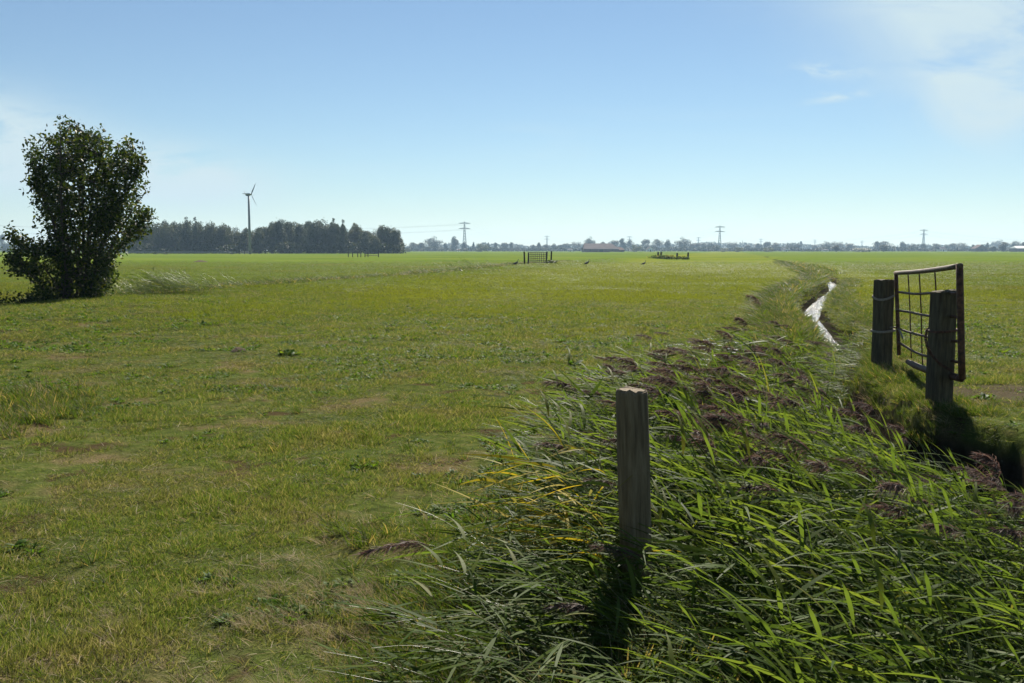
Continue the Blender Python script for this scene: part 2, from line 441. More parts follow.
def dirs(n, az, sp_az, el, sp_el):
    a = rng.normal(az, sp_az, n); e = rng.normal(el, sp_el, n)
    return np.stack([np.cos(e) * np.cos(a), np.cos(e) * np.sin(a), np.sin(e)], 1)

def proto_coll(name, meshes):
    c = bpy.data.collections.new(name)
    for k, me in enumerate(meshes):
        c.objects.link(bpy.data.objects.new(f'{name}_{k:02d}', me))
    return c

def scatter_group(coll):
    g = bpy.data.node_groups.new('scatter_' + coll.name, 'GeometryNodeTree')
    g.interface.new_socket('Geometry', in_out='INPUT', socket_type='NodeSocketGeometry')
    g.interface.new_socket('Geometry', in_out='OUTPUT', socket_type='NodeSocketGeometry')
    N, L = g.nodes, g.links
    gi, go = N.new('NodeGroupInput'), N.new('NodeGroupOutput')
    ip = N.new('GeometryNodeInstanceOnPoints'); ci = N.new('GeometryNodeCollectionInfo')
    ci.inputs['Collection'].default_value = coll
    ci.inputs['Separate Children'].default_value = True; ci.inputs['Reset Children'].default_value = True
    def na(n, t):
        a = N.new('GeometryNodeInputNamedAttribute'); a.data_type = t; a.inputs['Name'].default_value = n
        return a.outputs['Attribute']
    e2r = N.new('FunctionNodeEulerToRotation')
    L.new(gi.outputs[0], ip.inputs['Points']); L.new(ci.outputs[0], ip.inputs['Instance'])
    ip.inputs['Pick Instance'].default_value = True
    L.new(na('pid', 'INT'), ip.inputs['Instance Index'])
    L.new(na('rot', 'FLOAT_VECTOR'), e2r.inputs[0]); L.new(e2r.outputs[0], ip.inputs['Rotation'])
    L.new(na('scl', 'FLOAT_VECTOR'), ip.inputs['Scale'])
    L.new(ip.outputs[0], go.inputs[0])
    return g

def scatter(name, pts, rz, scl, pid, coll, tilt=0.0, label=None, cat=None):
    n = len(pts)
    me = bpy.data.meshes.new(name)
    me.vertices.add(n); me.vertices.foreach_set('co', np.asarray(pts, np.float32).ravel())
    rot = np.stack([rng.normal(0, tilt, n) if tilt else np.zeros(n), rng.normal(0, tilt, n) if tilt else np.zeros(n), rz], 1)
    a = me.attributes.new('rot', 'FLOAT_VECTOR', 'POINT'); a.data.foreach_set('vector', rot.astype(np.float32).ravel())
    a = me.attributes.new('scl', 'FLOAT_VECTOR', 'POINT'); a.data.foreach_set('vector', np.asarray(scl, np.float32).ravel())
    a = me.attributes.new('pid', 'INT', 'POINT'); a.data.foreach_set('value', np.asarray(pid, np.int32))
    o = link(bpy.data.objects.new(name, me))
    mod = o.modifiers.new('scatter', 'NODES'); mod.node_group = scatter_group(coll)
    tag(o, label, cat, kind='stuff')
    return o

# --- short grass tufts
def tuft(n, rad, h, w, segs=2, lean=0.5, strawfrac=.1, droop=.35):
    p = PM()
    r = rad * np.sqrt(rng.random(n)); a = rng.random(n) * 2 * np.pi
    base = np.stack([r * np.cos(a), r * np.sin(a), np.full(n, -.01)], 1)
    d = norm(np.stack([rng.normal(-.12, lean, n), rng.normal(0, lean, n), np.ones(n)], 1))
    ht = h * rng.uniform(.45, 1.15, n)
    val = np.clip(rng.normal(.42, .2, n), 0, .9); val[rng.random(n) < strawfrac] = 1.0
    p.strips(0, val, base, d, ht, w * rng.uniform(.7, 1.3, n), segs, rng.uniform(.05, droop, n), roll=1.0, taper=2)
    return p
PT_short = proto_coll('turf_tuft', [tuft(30, .06, .040, .0031, lean=1.0, strawfrac=.12).mesh('turf_tuft', [M['grass']]) for _ in range(5)]
                      + [tuft(26, .05, .068, .0036, 3, .8, .10).mesh('turf_tuft', [M['grass']]) for _ in range(3)]
                      + [tuft(11, .09, .13, .0034, 3, 2.6, 1.0).mesh('turf_tuft', [M['straw']]) for _ in range(2)])
def clover(n, rad):
    p = PM()
    r = rad * np.sqrt(rng.random(n)); a = rng.random(n) * 2 * np.pi
    base = np.stack([r * np.cos(a), r * np.sin(a), rng.uniform(0, .02, n)], 1)
    d = np.stack([np.cos(a) * .8, np.sin(a) * .8, rng.uniform(.25, 1.0, n)], 1)
    p.strips(0, rng.random(n), base, norm(d), rng.uniform(.04, .11, n), rng.uniform(.016, .034, n), 3, rng.uniform(.1, .5, n), roll=.25, taper=3, belly=.3)
    return p
PT_weed = proto_coll('broad_weed', [clover(18, .06).mesh('broad_weed', [M['weed']]) for _ in range(4)])
PT_far = proto_coll('field_tuft', [tuft(22, .16, .10, .013, 2, .5, .05).mesh('field_tuft', [M['far_grass']]) for _ in range(6)])
def tallgrass(n, rad, h, w, strawfrac=.12, wind=.25, bend=-.25):
    p = PM()
    r = rad * np.sqrt(rng.random(n)); a = rng.random(n) * 2 * np.pi
    base = np.stack([r * np.cos(a), r * np.sin(a), np.full(n, -.02)], 1)
    d = norm(np.stack([rng.normal(bend, .5, n), rng.normal(-.05, .5, n), np.ones(n)], 1))
    val = np.clip(rng.normal(.42, .22, n), 0, .9); val[rng.random(n) < strawfrac] = 1.0
    p.strips(0, val, base, d, h * rng.uniform(.5, 1.2, n), w * rng.uniform(.7, 1.3, n), 5, rng.uniform(.05, .45, n), wind=wind, roll=1.0, taper=2)
    return p
PT_tall = proto_coll('rank_tuft', [tallgrass(30, .09, .30, w_, wind=.12, bend=b_).mesh('rank_tuft', [M['tall_grass']]) for w_, b_ in ((.006, -.2), (.0075, -.35), (.0095, -.1), (.012, -.25), (.007, .1), (.009, -.4))]
                     + [tallgrass(18, .08, .36, .0035, 1.0, .35).mesh('rank_tuft', [M['straw']]) for _ in range(2)])

def field_pts(n, y0, y1, power):
    """random points, density per square metre falling as Y**-power"""
    u = rng.random(n); k = 2 - power
    y = (y0 ** k + u * (y1 ** k - y0 ** k)) ** (1 / k) if abs(k) > 1e-6 else y0 * (y1 / y0) ** u
    x = (rng.random(n) * 2 - 1) * (.57 * y + 1.2)
    return x, y

def in_reedbed(x, y): return (ditch_u(x, y) < .92) & (y < 21)
def wet(x, y): return (H(x, y) < -.30)
def bare_gate(x, y): return (((x - 5.95) / 1.15) ** 2 + ((y - 11.75) / .85) ** 2) < 1

# dry / thin patches
def thin(x, y): return fbm(x * 1.1 + 3, y * .9, 31)
n = 190000
x, y = field_pts(n, 3.2, 34, 1.45)
q = thin(x, y)
keep = ~in_reedbed(x, y) & ~wet(x, y) & (rng.random(n) > sstep(-.02, .3, q) * .9) & ~(bare_gate(x, y) & (rng.random(n) > .10))
x, y, q = x[keep], y[keep], q[keep]; n = len(x)
hgt = np.clip(1 + 1.0 * fbm(x * .9, y * .9, 12) + 1.0 * fbm(x * 3, y * 3, 14), .4, 2.4)
wsc = np.clip(y / 7, .9, 3.2)
pid = rng.integers(0, 8, n); st = rng.random(n) < (.05 + .22 * sstep(.05, .4, q)) * sstep(11, 4, y); pid[st] = rng.integers(8, 10, st.sum())
scatter('grass', np.stack([x, y, H(x, y)], 1), rng.random(n) * 6.28, np.stack([wsc, wsc, hgt * np.clip(.85 + y / 60, .85, 1.2)], 1), pid, PT_short, .08)
# broad-leaved weeds in the turf
n = 34000
x, y = field_pts(n, 3.4, 30, 1.5)
q = .6 * fbm(x * .5 + 9, y * .5, 77) + .6 * fbm(x * 2.2, y * 2.2, 78)
keep = ~in_reedbed(x, y) & ~wet(x, y) & (q > .10) & ~(bare_gate(x, y) & (rng.random(n) > .2))
x, y = x[keep], y[keep]; n = len(x)
s = rng.uniform(.28, .72, n) * np.clip(y / 12, 1, 1.5)
scatter('turf_weeds', np.stack([x, y, H(x, y)], 1), rng.random(n) * 6.28, np.stack([s, s, s], 1), rng.integers(0, 4, n), PT_weed, .1)
# middle and far field
n = 120000
x, y = field_pts(n, 18, 170, 1.9)
keep = ~in_reedbed(x, y) & ~wet(x, y) & (rng.random(n) < sstep(17, 30, y) * sstep(175, 70, y))
x, y = x[keep], y[keep]; n = len(x)
wsc = np.clip(y / 26, 1, 4.0)
hgt = np.clip(.85 + .7 * fbm(x * .3, y * .3, 21) + .5 * fbm(x * 1.2, y * 1.2, 22), .4, 1.6)
scatter('distant_grass', np.stack([x, y, H(x, y)], 1), rng.random(n) * 6.28, np.stack([wsc, wsc, hgt], 1), rng.integers(0, 6, n), PT_far, .06)

# rank grass: banks of both ditches, tussock at the left, fringe before the reeds
def rank():
    X, Y, SC = [], [], []
    def put(x, y, s, keep): X.append(x[keep]); Y.append(y[keep]); SC.append(s[keep])
    # fringe on the left of the reed bed
    n = 17000; y = 3.0 + 7 * rng.random(n) ** 1.25; x = rc(y) - rl(y) + rng.normal(.05, .5, n)
    d = (rc(y) - rl(y)) - x
    put(x, y, np.interp(d, [-.9, -.1, .9], [1.35, 1.0, .35]) * rng.uniform(.7, 1.15, n), (d < 1.05) & (d > -1.2) & (rng.random(n) < np.interp(d, [-.3, .3, 1.0], [1, .75, .22])))
    n = 6500; y = rng.uniform(9, 24, n); x = rc(y) - rl(y) + rng.normal(.1, .45, n)
    put(x, y, rng.uniform(.5, 1.15, n), np.ones(n, bool))
    # left bank of the winding ditch
    n = 9000; y = 20 * (70 / 20) ** rng.random(n); x = rc(y) - rl(y) + rng.normal(-.12, .34, n)
    put(x, y, rng.uniform(.5, 1.1, n) * np.interp(x - rc(y), [-1.0, -.6], [1, .4]), (x < rc(y) - .45) | (rng.random(n) < .2))
    n = 3000; y = 16 * (60 / 16) ** rng.random(n); x = rc(y) + rr(y) + rng.normal(.1, .3, n)
    put(x, y, rng.uniform(.25, .6, n), ((x > rc(y) + .45) | (rng.random(n) < .06)))
    # right bank by the posts
    n = 1100; y = rng.uniform(10.2, 17, n); x = rc(y) + rr(y) + rng.normal(.08, .25, n)
    put(x, y, rng.uniform(.3, .75, n), (x > rc(y) + rr(y) - .2) & ~bare_gate(x, y))
    n = 500; x = rng.normal(5.2, .5, n); y = rng.normal(13, 1.3, n)
    put(x, y, rng.uniform(.25, .6, n), ~wet(x, y) & ~bare_gate(x, y))
    # far reach of the ditch, bank seen past the bend
    n = 2500; y = 70 * (140 / 70) ** rng.random(n); x = rc(y) + rng.normal(-.5, .6, n)
    put(x, y, rng.uniform(.8, 1.6, n), np.abs(x - rc(y)) > .3)
    # left ditch
    n = 16000; y = 22 * (150 / 22) ** rng.random(n); x = lc(y) - .9 + rng.normal(0, .6, n)
    cl = fbm(y * .12, x * .1, 41)
    put(x, y, rng.uniform(.7, 1.25, n), (np.abs(x - lc(y)) > .5) & (cl > -.25))
    # tussock at the left edge
    n = 900; x = rng.normal(-5.35, .55, n); y = rng.normal(10.3, .75, n)
    put(x, y, rng.uniform(.6, 1.05, n) * np.exp(-((x + 5.35) / 1.1) ** 2), np.ones(n, bool))
    # dead pale grass at the bottom edge
    n = 330; x = rng.normal(-.9, .45, n); y = rng.normal(4.2, .5, n)
    put(x, y, -rng.uniform(.25, .5, n), np.ones(n, bool))
    # scattered taller tufts over the pasture
    n = 9000; x, y = field_pts(n, 3.5, 40, 1.3); q = fbm(x * 1.3, y * 1.3, 55)
    put(x, y, rng.uniform(.18, .46, n), (q > .14) & ~in_reedbed(x, y) & ~bare_gate(x, y))
    x = np.concatenate(X); y = np.concatenate(Y); s = np.concatenate(SC)
    s = s * np.clip(1 + .8 * fbm(x * 1.8, y * 1.8, 88), .45, 1.5)
    thinned = rng.random(len(x)) < np.clip(.85 + 1.6 * fbm(x * 2.3, y * 2.3, 89), .25, 1)
    x, y, s = x[thinned], y[thinned], s[thinned]
    dead = s < 0; s = np.abs(s)
    n = len(x); w = s * np.clip(y / 14, 1, 3)
    pid = rng.integers(0, 6, n); st = (rng.random(n) < .14) | dead; pid[st] = rng.integers(6, 8, st.sum())
    scatter('rank_grass', np.stack([x, y, H(x, y)], 1), rng.normal(0, .5, n), np.stack([w, w, s], 1), pid, PT_tall, .08)
rank()

# ------------------------------------------------------------------ reeds
def reed(height, bend, nleaf, plume, yellow=0.0, wid=1.0, leafscale=1.0):
    """one reed stalk bent by the wind towards -x. slots: 0 leaf, 1 stem, 2 plume, 3 yellow leaf"""
    p = PM()
    T = np.linspace(0, 1, 10)
    sway = rng.normal(0, .05)
    def stem(t): return np.stack([-bend * height * t ** 2.2, sway * height * t ** 2, height * (t - .18 * bend * t ** 2.5)], -1)
    c = stem(T); r = .0042 * wid * (1 - .65 * T)
    ang = np.array([0, 2.1, 4.2])
    v = (c[:, None, :] + r[:, None, None] * np.stack([np.cos(ang), np.sin(ang), 0 * ang], -1)[None]).reshape(-1, 3)
    f = [(i * 3 + k, i * 3 + (k + 1) % 3, i * 3 + 3 + (k + 1) % 3, i * 3 + 3 + k) for i in range(9) for k in range(3)]
    p.add(v, np.array(f), 1, np.full(len(v), rng.uniform(.1, .8)))
    t = np.linspace(.18, .97, nleaf) + rng.normal(0, .015, nleaf)
    base = stem(np.clip(t, 0, 1))
    az = np.pi + rng.normal(0, .62, nleaf); flip = rng.random(nleaf) < .22
    az[flip] += rng.normal(0, 1.6, flip.sum())
    el = rng.normal(.36, .36, nleaf)
    d = np.stack([np.cos(el) * np.cos(az), np.cos(el) * np.sin(az), np.sin(el)], 1)
    L = (.30 + .22 * np.sin(np.pi * np.clip(t, 0, 1)) ** .8) * rng.uniform(.75, 1.2, nleaf) * leafscale
    W = rng.uniform(.014, .03, nleaf) * wid
    val = np.clip(rng.normal(.4, .25, nleaf), 0, .93)
    yl = rng.random(nleaf) < yellow
    kw = dict(wind=.20, taper=1.7, belly=.1, roll=.55)
    dr = rng.uniform(.0, .36, nleaf)
    for mi, sel in ((0, ~yl), (3, yl)):
        if sel.any(): p.strips(mi, val[sel], base[sel], d[sel], L[sel], W[sel], 7, dr[sel], **kw)
    if plume:
        n = 200
        s = rng.random(n) ** .8
        ax0 = stem(np.array([1.0]))[0]
        tip = norm((stem(np.array([1.0])) - stem(np.array([.9]))))[0]
        LEN = rng.uniform(.14, .23)
        axis = ax0[None] + LEN * (tip[None] * s[:, None] + np.array([[-.45, -.05, -.42]]) * (s ** 2)[:, None])
        dd = norm(tip[None] * .6 + rng.normal(0, .5, (n, 3)) + np.array([[-.45, 0, -.25]]))
        p.strips(2, rng.random(n), axis, dd, rng.uniform(.035, .095, n) * (1.2 - .6 * s), rng.uniform(.0025, .006, n), 3, rng.uniform(.2, .7, n), wind=.3, roll=1, taper=2.5, belly=.3)
    return p
RM = [M['reed'], M['reed_stem'], M['plume'], M['reed_yellow']]
REED_H = 1.3
PT_reed = proto_coll('reed_stalk',
    [reed(REED_H * rng.uniform(.92, 1.08), rng.uniform(.25, .55), rng.integers(9, 13), False, 0).mesh('reed_stalk', RM) for _ in range(9)]
    + [reed(REED_H * rng.uniform(1.0, 1.14), rng.uniform(.25, .5), rng.integers(7, 10), True, 0).mesh('reed_stalk', RM) for _ in range(7)])
def reed_top(x, y):
    u = np.clip((x - (rc(y) - rl(y))) / (rl(y) + rr(y)), 0, 1)
    z = np.interp(y, [3, 4.2, 5.5, 8, 10.5, 13, 16, 20], [.12, .36, .58, .62, .54, .50, .42, .25])
    return z - np.interp(y, [3, 5, 8, 11], [.45, .80, .95, .75]) * u ** 1.1
n = 4200
y = rng.uniform(3.0, 20.5, n) ; y = 3.0 + (y - 3.0) * rng.uniform(.35, 1, n)
w = rl(y) + rr(y)
x = rc(y) - rl(y) + np.interp(y, [3, 6, 9], [.45, .22, .0]) + (w - np.interp(y, [3, 6, 9], [.45, .22, .0])) * rng.uniform(-.02, .97, n)
ur = (x - rc(y) + rl(y)) / w
keep = (rng.random(n) < w / 5.0 + .12) & ~((ur > np.interp(y, [4.5, 6, 8, 11.5, 14], [1.0, .84, .70, .64, 1.0]))) & (x < rc(y) + rr(y) * .93) & ~((np.abs(x - .57) < .12) & (np.abs(y - 4.72) < .13)) & ~((np.abs(x - .22) < .45) & (np.abs(y - 5.1) < .6) & (rng.random(n) < .88))
x, y = x[keep], y[keep]; n = len(x)
z = H(x, y)
ht = np.clip((reed_top(x, y) - z + np.clip(rng.normal(0, .11, n), -.25, .13)) / (REED_H * .93), .32, 1.45)
pl = (rng.random(n) < np.interp(y, [3.8, 5.5, 8, 14, 20], [.0, .05, .13, .17, .12]))
pid = np.where(pl, rng.integers(9, 16, n), rng.integers(0, 9, n))
hs = .55 + .45 * ht
scatter('reed_bed', np.stack([x, y, z], 1), rng.normal(.0, .45, n), np.stack([hs, hs, ht], 1), pid, PT_reed, .05)

n = 330
y = 3.5 + 5.5 * rng.random(n) ** 1.3; x = rc(y) - rl(y) + np.interp(y, [3, 6, 9], [.45, .22, .0]) - np.abs(rng.normal(0, .34, n)) + .12
ht = np.clip(rng.normal(.46, .1, n), .25, .66) * np.interp(y, [3.5, 5, 8], [.62, 1, 1]) * np.where((y > 4.2) & (y < 5.6) & (x < .4), .62, 1)
k = 46; x = np.concatenate([x, rng.uniform(.38, .95, k)]); y = np.concatenate([y, rng.uniform(4.1, 4.55, k)]); ht = np.concatenate([ht, rng.uniform(.30, .46, k)]); n += k
scatter('fringe_reeds', np.stack([x, y, H(x, y)], 1), rng.normal(.0, .7, n), np.stack([.75 * np.ones(n), .75 * np.ones(n), ht], 1), rng.integers(0, 9, n), PT_reed, .12)

# single reeds that stand out of the bed
def lone_reed(name, px, py, Y, label, yellow=0.0, plume=False, cat='reed', bend=.45, nleaf=10, ls=1.0, group=None, wid=1.0):
    top = at(px, py, Y)
    x0 = top[0] + bend * .6; y0 = Y
    z0 = hz(x0, y0)
    Hh = max(.4, (top[2] - z0) / (1 - .18 * bend))
    me = reed(Hh, bend * .6 / Hh, nleaf, plume, yellow, wid, leafscale=ls).mesh(name, RM)
    o = link(bpy.data.objects.new(name, me)); o.location = (x0, y0, z0)
    tag(o, label, cat, group)
    return o
lone_reed('reed', 756, 316, 11.5, 'tallest reed with a drooping dark plume rising above the ditch reeds', 0, True, bend=.5, nleaf=10, wid=1.5)
lone_reed('reed', 746, 336, 11.0, 'plumed reed just below and beside the tallest reed', 0, True, bend=.5, nleaf=10, wid=1.5)
lone_reed('reed', 734, 352, 10.5, 'plumed reed bowed over the pasture edge left of the tallest reed', 0, True, bend=.6, nleaf=10, wid=1.4)
lone_reed('reed', 640, 375, 7.5, 'reed with two-toned drooping plume just above the round post top', 0, True, bend=.55, nleaf=8)
lone_reed('reed', 578, 392, 7.2, 'reed with a brown plume to the left of the round post top', .05, True, bend=.5, nleaf=9)
lone_reed('reed', 556, 438, 5.0, 'reed with many bright yellow leaves left of the round post', .8, False, bend=.4, nleaf=15, ls=.85, wid=.8)
lone_reed('reed', 500, 446, 5.1, 'yellow-leaved reed standing farthest left at the edge of the bed', .85, False, bend=.4, nleaf=13, ls=.8, wid=.75)
lone_reed('reed', 590, 448, 4.9, 'half-yellow reed close beside the round post', .5, False, bend=.35, nleaf=13, ls=.85, wid=.75)
lone_reed('reed', 530, 464, 4.8, 'yellowing reed low in front of the other yellow reeds', .7, False, bend=.45, nleaf=13, ls=.8, wid=.75)
lone_reed('reed', 572, 474, 4.6, 'short yellow reed lowest beside the foot of the round post', .7, False, bend=.4, nleaf=12, ls=.8, wid=.7)
for px_, py_, Y_ in ((520, 455, 5.0), (545, 452, 4.75), (570, 446, 4.9), (488, 470, 4.8), (560, 466, 4.55)):
    lone_reed('reed', px_, py_, Y_, 'slender yellowing reed in the yellow cluster left of the round post', .8, False, bend=.4, nleaf=13, ls=.8, wid=.7, group='yellowing reeds left of the round post')
lone_reed('reed', 430, 572, 4.6, 'bowed reed with a dark plume lying over the grass fringe', .0, True, bend=.7, nleaf=6, ls=.8)
lone_reed('reed', 1003, 484, 5.4, 'reed with a purplish plume in front of the dark ditch bank', .0, True, bend=.35, nleaf=7, ls=.9)
lone_reed('reed', 862, 500, 5.2, 'reed with long upright pale leaves standing over the lower reeds', .12, False, bend=.4, nleaf=8, ls=1.2)

# ------------------------------------------------------------------ weeds that stand out
def leafy(name, loc, n, L, W, el, label, cat, mat, seed_v=None, up=0.0):
    p = PM()
    a = rng.random(n) * 6.283
    e = rng.normal(el, .3, n)
    base = np.stack([rng.normal(0, L * .25, n), rng.normal(0, L * .25, n), rng.uniform(0, up + .02, n)], 1)
    d = np.stack([np.cos(e) * np.cos(a), np.cos(e) * np.sin(a), np.sin(e)], 1)
    p.strips(0, rng.random(n), base, d, L * rng.uniform(.6, 1.2, n), W * rng.uniform(.7, 1.2, n), 5, rng.uniform(.1, .5, n), roll=.35, taper=3, belly=.2)
    o = link(bpy.data.objects.new(name, p.mesh(name, [mat]))); o.location = loc
    return tag(o, label, cat)
def G(px, py): 
    q = gnd(px, py); return (q[0], q[1], hz(q[0], q[1]))
leafy('dock_plant', G(287, 355), 34, .22, .085, .55, 'dark broad-leaved dock clump in the short grass near the molehill', 'plant', M['weed'])
leafy('dock_plant', G(206, 329), 16, .16, .06, .5, 'small green leafy clump in the pasture below the lone tree', 'plant', M['weed'])
q = at(676, 392, 8.2); leafy('dock_plant', (q[0], q[1], hz(q[0], q[1])), 30, .30, .11, .85, 'tall dark dock plant with large leaves behind the round post', 'plant', M['dock'], up=.6)
leafy('dock_plant', G(575, 366), 20, .16, .06, .5, 'low green weed clump in the grass behind the reeds', 'plant', M['weed'])
leafy('dock_plant', G(985, 400), 18, .14, .05, .5, 'low green weed on the bare soil beside the gate', 'plant', M['weed'])
leafy('dock_plant', G(1003, 352), 12, .16, .06, .6, 'bright leafy weed in the grass beyond the open gate', 'plant', M['weed'])
# white umbel flowers at the reed edge
p = PM(); n = 46
q = at(705, 352, 12.0); q[2] = hz(q[0], q[1])
cl = rng.normal(0, 1, (n, 2)) * np.array([.3, .4])
hts = rng.uniform(.3, .62, n)
base = np.stack([cl[:, 0], cl[:, 1], np.zeros(n)], 1)
p.strips(0, rng.random(n), base, norm(np.stack([rng.normal(-.1, .1, n), rng.normal(0, .1, n), np.ones(n)], 1)), hts, np.full(n, .006), 3, np.full(n, .03), taper=6)
for k in range(9):
    a = rng.random(n) * 6.283
    c = base + np.stack([rng.normal(-.04, .02, n), rng.normal(0, .02, n), hts * .97], 1)
    p.strips(1, rng.random(n), c, np.stack([np.cos(a), np.sin(a), np.full(n, .3)], 1), np.full(n, .024), np.full(n, .012), 1, np.full(n, .1), taper=4, belly=.6)
o = link(bpy.data.objects.new('white_flowers', p.mesh('white_flowers', [M['tall_grass'], M['petal']]))); o.location = q
tag(o, kind='stuff')

def heap(name, loc, r, h, label, cat, mat):
    nr, na = 7, 18
    vs, fs = [], []
    for i in range(nr):
        t = i / (nr - 1)
        for k in range(na):
            w = 2 * math.pi * k / na
            rr2 = r * (1 - t) * (1 + .18 * math.sin(3 * w + 1) + random.uniform(-.1, .1))
            vs.append((rr2 * math.cos(w), rr2 * math.sin(w), -.03 + h * (1 - (1 - t) ** 2) * random.uniform(.85, 1.1)))
    for i in range(nr - 1):
        for k in range(na): fs.append((i * na + k, i * na + (k + 1) % na, (i + 1) * na + (k + 1) % na, (i + 1) * na + k))
    m = MB(); m.add(vs, fs); o = m.build(name, mat, None, True); o.location = loc
    return tag(o, label, cat)
heap('molehill', G(238, 351), .16, .10, 'brown molehill beside the dock clump in the pasture', 'molehill', M['soil'])
heap('earth_heap', G(200, 262), 1.0, .28, 'flat dark earth heap far off in the left field', 'earth heap', M['soil'])
heap('clod', G(283, 290), .35, .2, 'dark clod of earth at the edge of the left ditch', 'clod', M['soil'])

# ------------------------------------------------------------------ posts and gate
def timber(name, h, w, d, mat, parent=None, n=28, rows=16, square=4.0, taper=.97, crack=True, seed=1, tilt_top=0.0):
    """hewn post: superellipse section with wobble, vertical checks and a worn top"""
    rs = np.random.default_rng(seed)
    vs, fs = [], []
    ph = rs.random(6) * 6.28
    zs = np.concatenate([[-.35], np.linspace(0, h - .02, rows), [h - .006, h]])
    for i, z in enumerate(zs):
        k_ = 1 - (1 - taper) * max(z, 0) / h
        if i == len(zs) - 2: k_ *= .965
        if i == len(zs) - 1: k_ *= .87
        for k in range(n):
            a = 2 * math.pi * k / n
            ca, sa = math.cos(a), math.sin(a)
            e = (abs(ca) ** square + abs(sa) ** square) ** (-1 / square)
            wob = 1 + .018 * math.sin(2.2 * z + ph[0] + a) + .012 * math.sin(7 * z + ph[1] + 2 * a) + rs.normal(0, .003)
            if crack:
                for cpos, cw, cd in ((4.55, .10, .045), (1.3, .09, .04), (5.6, .07, .03)):
                    dd = abs((a - cpos - .06 * math.sin(3 * z) + math.pi) % (2 * math.pi) - math.pi)
                    wob -= cd * max(0, 1 - dd / (cw + .1))
            zz = z + (rs.normal(0, .004) + tilt_top * (ca * w)) * (i >= len(zs) - 2)
            vs.append((ca * e * w / 2 * wob * k_, sa * e * d / 2 * wob * k_, zz))
    m = len(zs)
    for i in range(m - 1):
        for k in range(n): fs.append((i * n + k, i * n + (k + 1) % n, (i + 1) * n + (k + 1) % n, (i + 1) * n + k))
    fs.append(tuple((m - 1) * n + k for k in range(n)))
    b = MB(); b.add(vs, fs)
    return b.build(name, mat, parent)

fp = at(638, 540, 4.7)
z0 = hz(fp[0], fp[1])
o = timber('fence_post', at(631, 388, 4.7)[2] - z0, .145, .145, M['wood'], square=2.8, seed=4, tilt_top=-.04)
o.location = (fp[0] - .0, 4.7, z0); o.rotation_euler = (R(1), R(-3.2), R(25))
o.location.x += .005
tag(o, 'weathered grey round post standing alone in the reeds', 'fence post')

NP = gnd(943, 404); FPo = gnd(884, 364)
NP = np.array([at(943, 300, 10.9)[0], 10.9]); FPp = np.array([at(884, 300, 14.7)[0], 14.7])
zn, zf = hz(*NP), hz(*FPp)
gp1 = timber('gate_post', at(943, 290.5, 10.9)[2] - zn, .238, .23, M['wood_dark'], square=6, seed=7, taper=.98, tilt_top=.06)
gp1.location = (NP[0], NP[1], zn); gp1.rotation_euler = (0, R(.6), R(12))
tag(gp1, 'dark squared timber gate post nearest the reeds, wound with rusty wire', 'gate post', 'squared posts of the iron gate')
gp2 = timber('gate_post', at(884, 279.5, 14.7)[2] - zf, .245, .235, M['wood_dark'], square=6, seed=9, taper=.98)
gp2.location = (FPp[0], FPp[1], zf); gp2.rotation_euler = (0, R(-.5), R(18))
tag(gp2, 'squared timber gate post at the farther end of the iron gate, tied with grey rope', 'gate post', 'squared posts of the iron gate')

# iron gate: far stile next to far post, near stile past the near post
A_top, A_bot = at(896, 273, 14.45), at(899, 355, 14.45)
B_top, B_bot = at(959.5, 266, 10.35), at(962, 379, 10.35)
def lerp(a, b, t): return a + (b - a) * t
def on_gate(u, v): return lerp(lerp(A_top, A_bot, v), lerp(B_top, B_bot, v), u)
gate = empty('field_gate', (float(A_bot[0]), float(A_bot[1]), hz(A_bot[0], A_bot[1])))
tag(gate, 'rusty iron tube field gate standing open between two squared posts', 'gate')
org = np.array(gate.location)
def rel(p): return tuple(np.asarray(p) - org)
MB().tube([rel(on_gate(u, -.0 + .012 * math.sin(3.1 * u))) for u in np.linspace(-.01, 1.01, 9)], .029, 12).build('top_rail', M['rail'], gate, True)
MB().tube([rel(on_gate(1, v)) for v in np.linspace(-.02, 1.0, 6)], .036, 12).build('stile', M['rust'], gate, True)
MB().tube([rel(on_gate(0, v)) for v in np.linspace(-.01, 1.0, 6)], .028, 12).build('stile', M['rust'], gate, True)
for v, sag in ((.235, .01), (.455, .012), (.665, .035), (.85, .05)):
    MB().tube([rel(on_gate(u, v + sag * math.sin(math.pi * u) + .006 * math.sin(9 * u + v * 20))) for u in np.linspace(0, 1, 13)], .016, 8).build('rail', M['rust'], gate, True)
for u, v1 in ((.215, .99), (.415, 1.02), (.66, .98)):
    MB().tube([rel(on_gate(u + .02 * t + .008 * math.sin(5 * t), t * v1) + np.array([.02, 0, 0])) for t in np.linspace(0, 1, 8)], .009, 6).build('upright_bar', M['rust'], gate, True)
MB().tube([rel(on_gate(u, 1.02 + .03 * math.sin(4 * u))) for u in np.linspace(.18, .99, 8)], [.032, .042, .04, .043, .045, .042, .04, .04], 10).build('bottom_rail', M['rust'], gate, True)

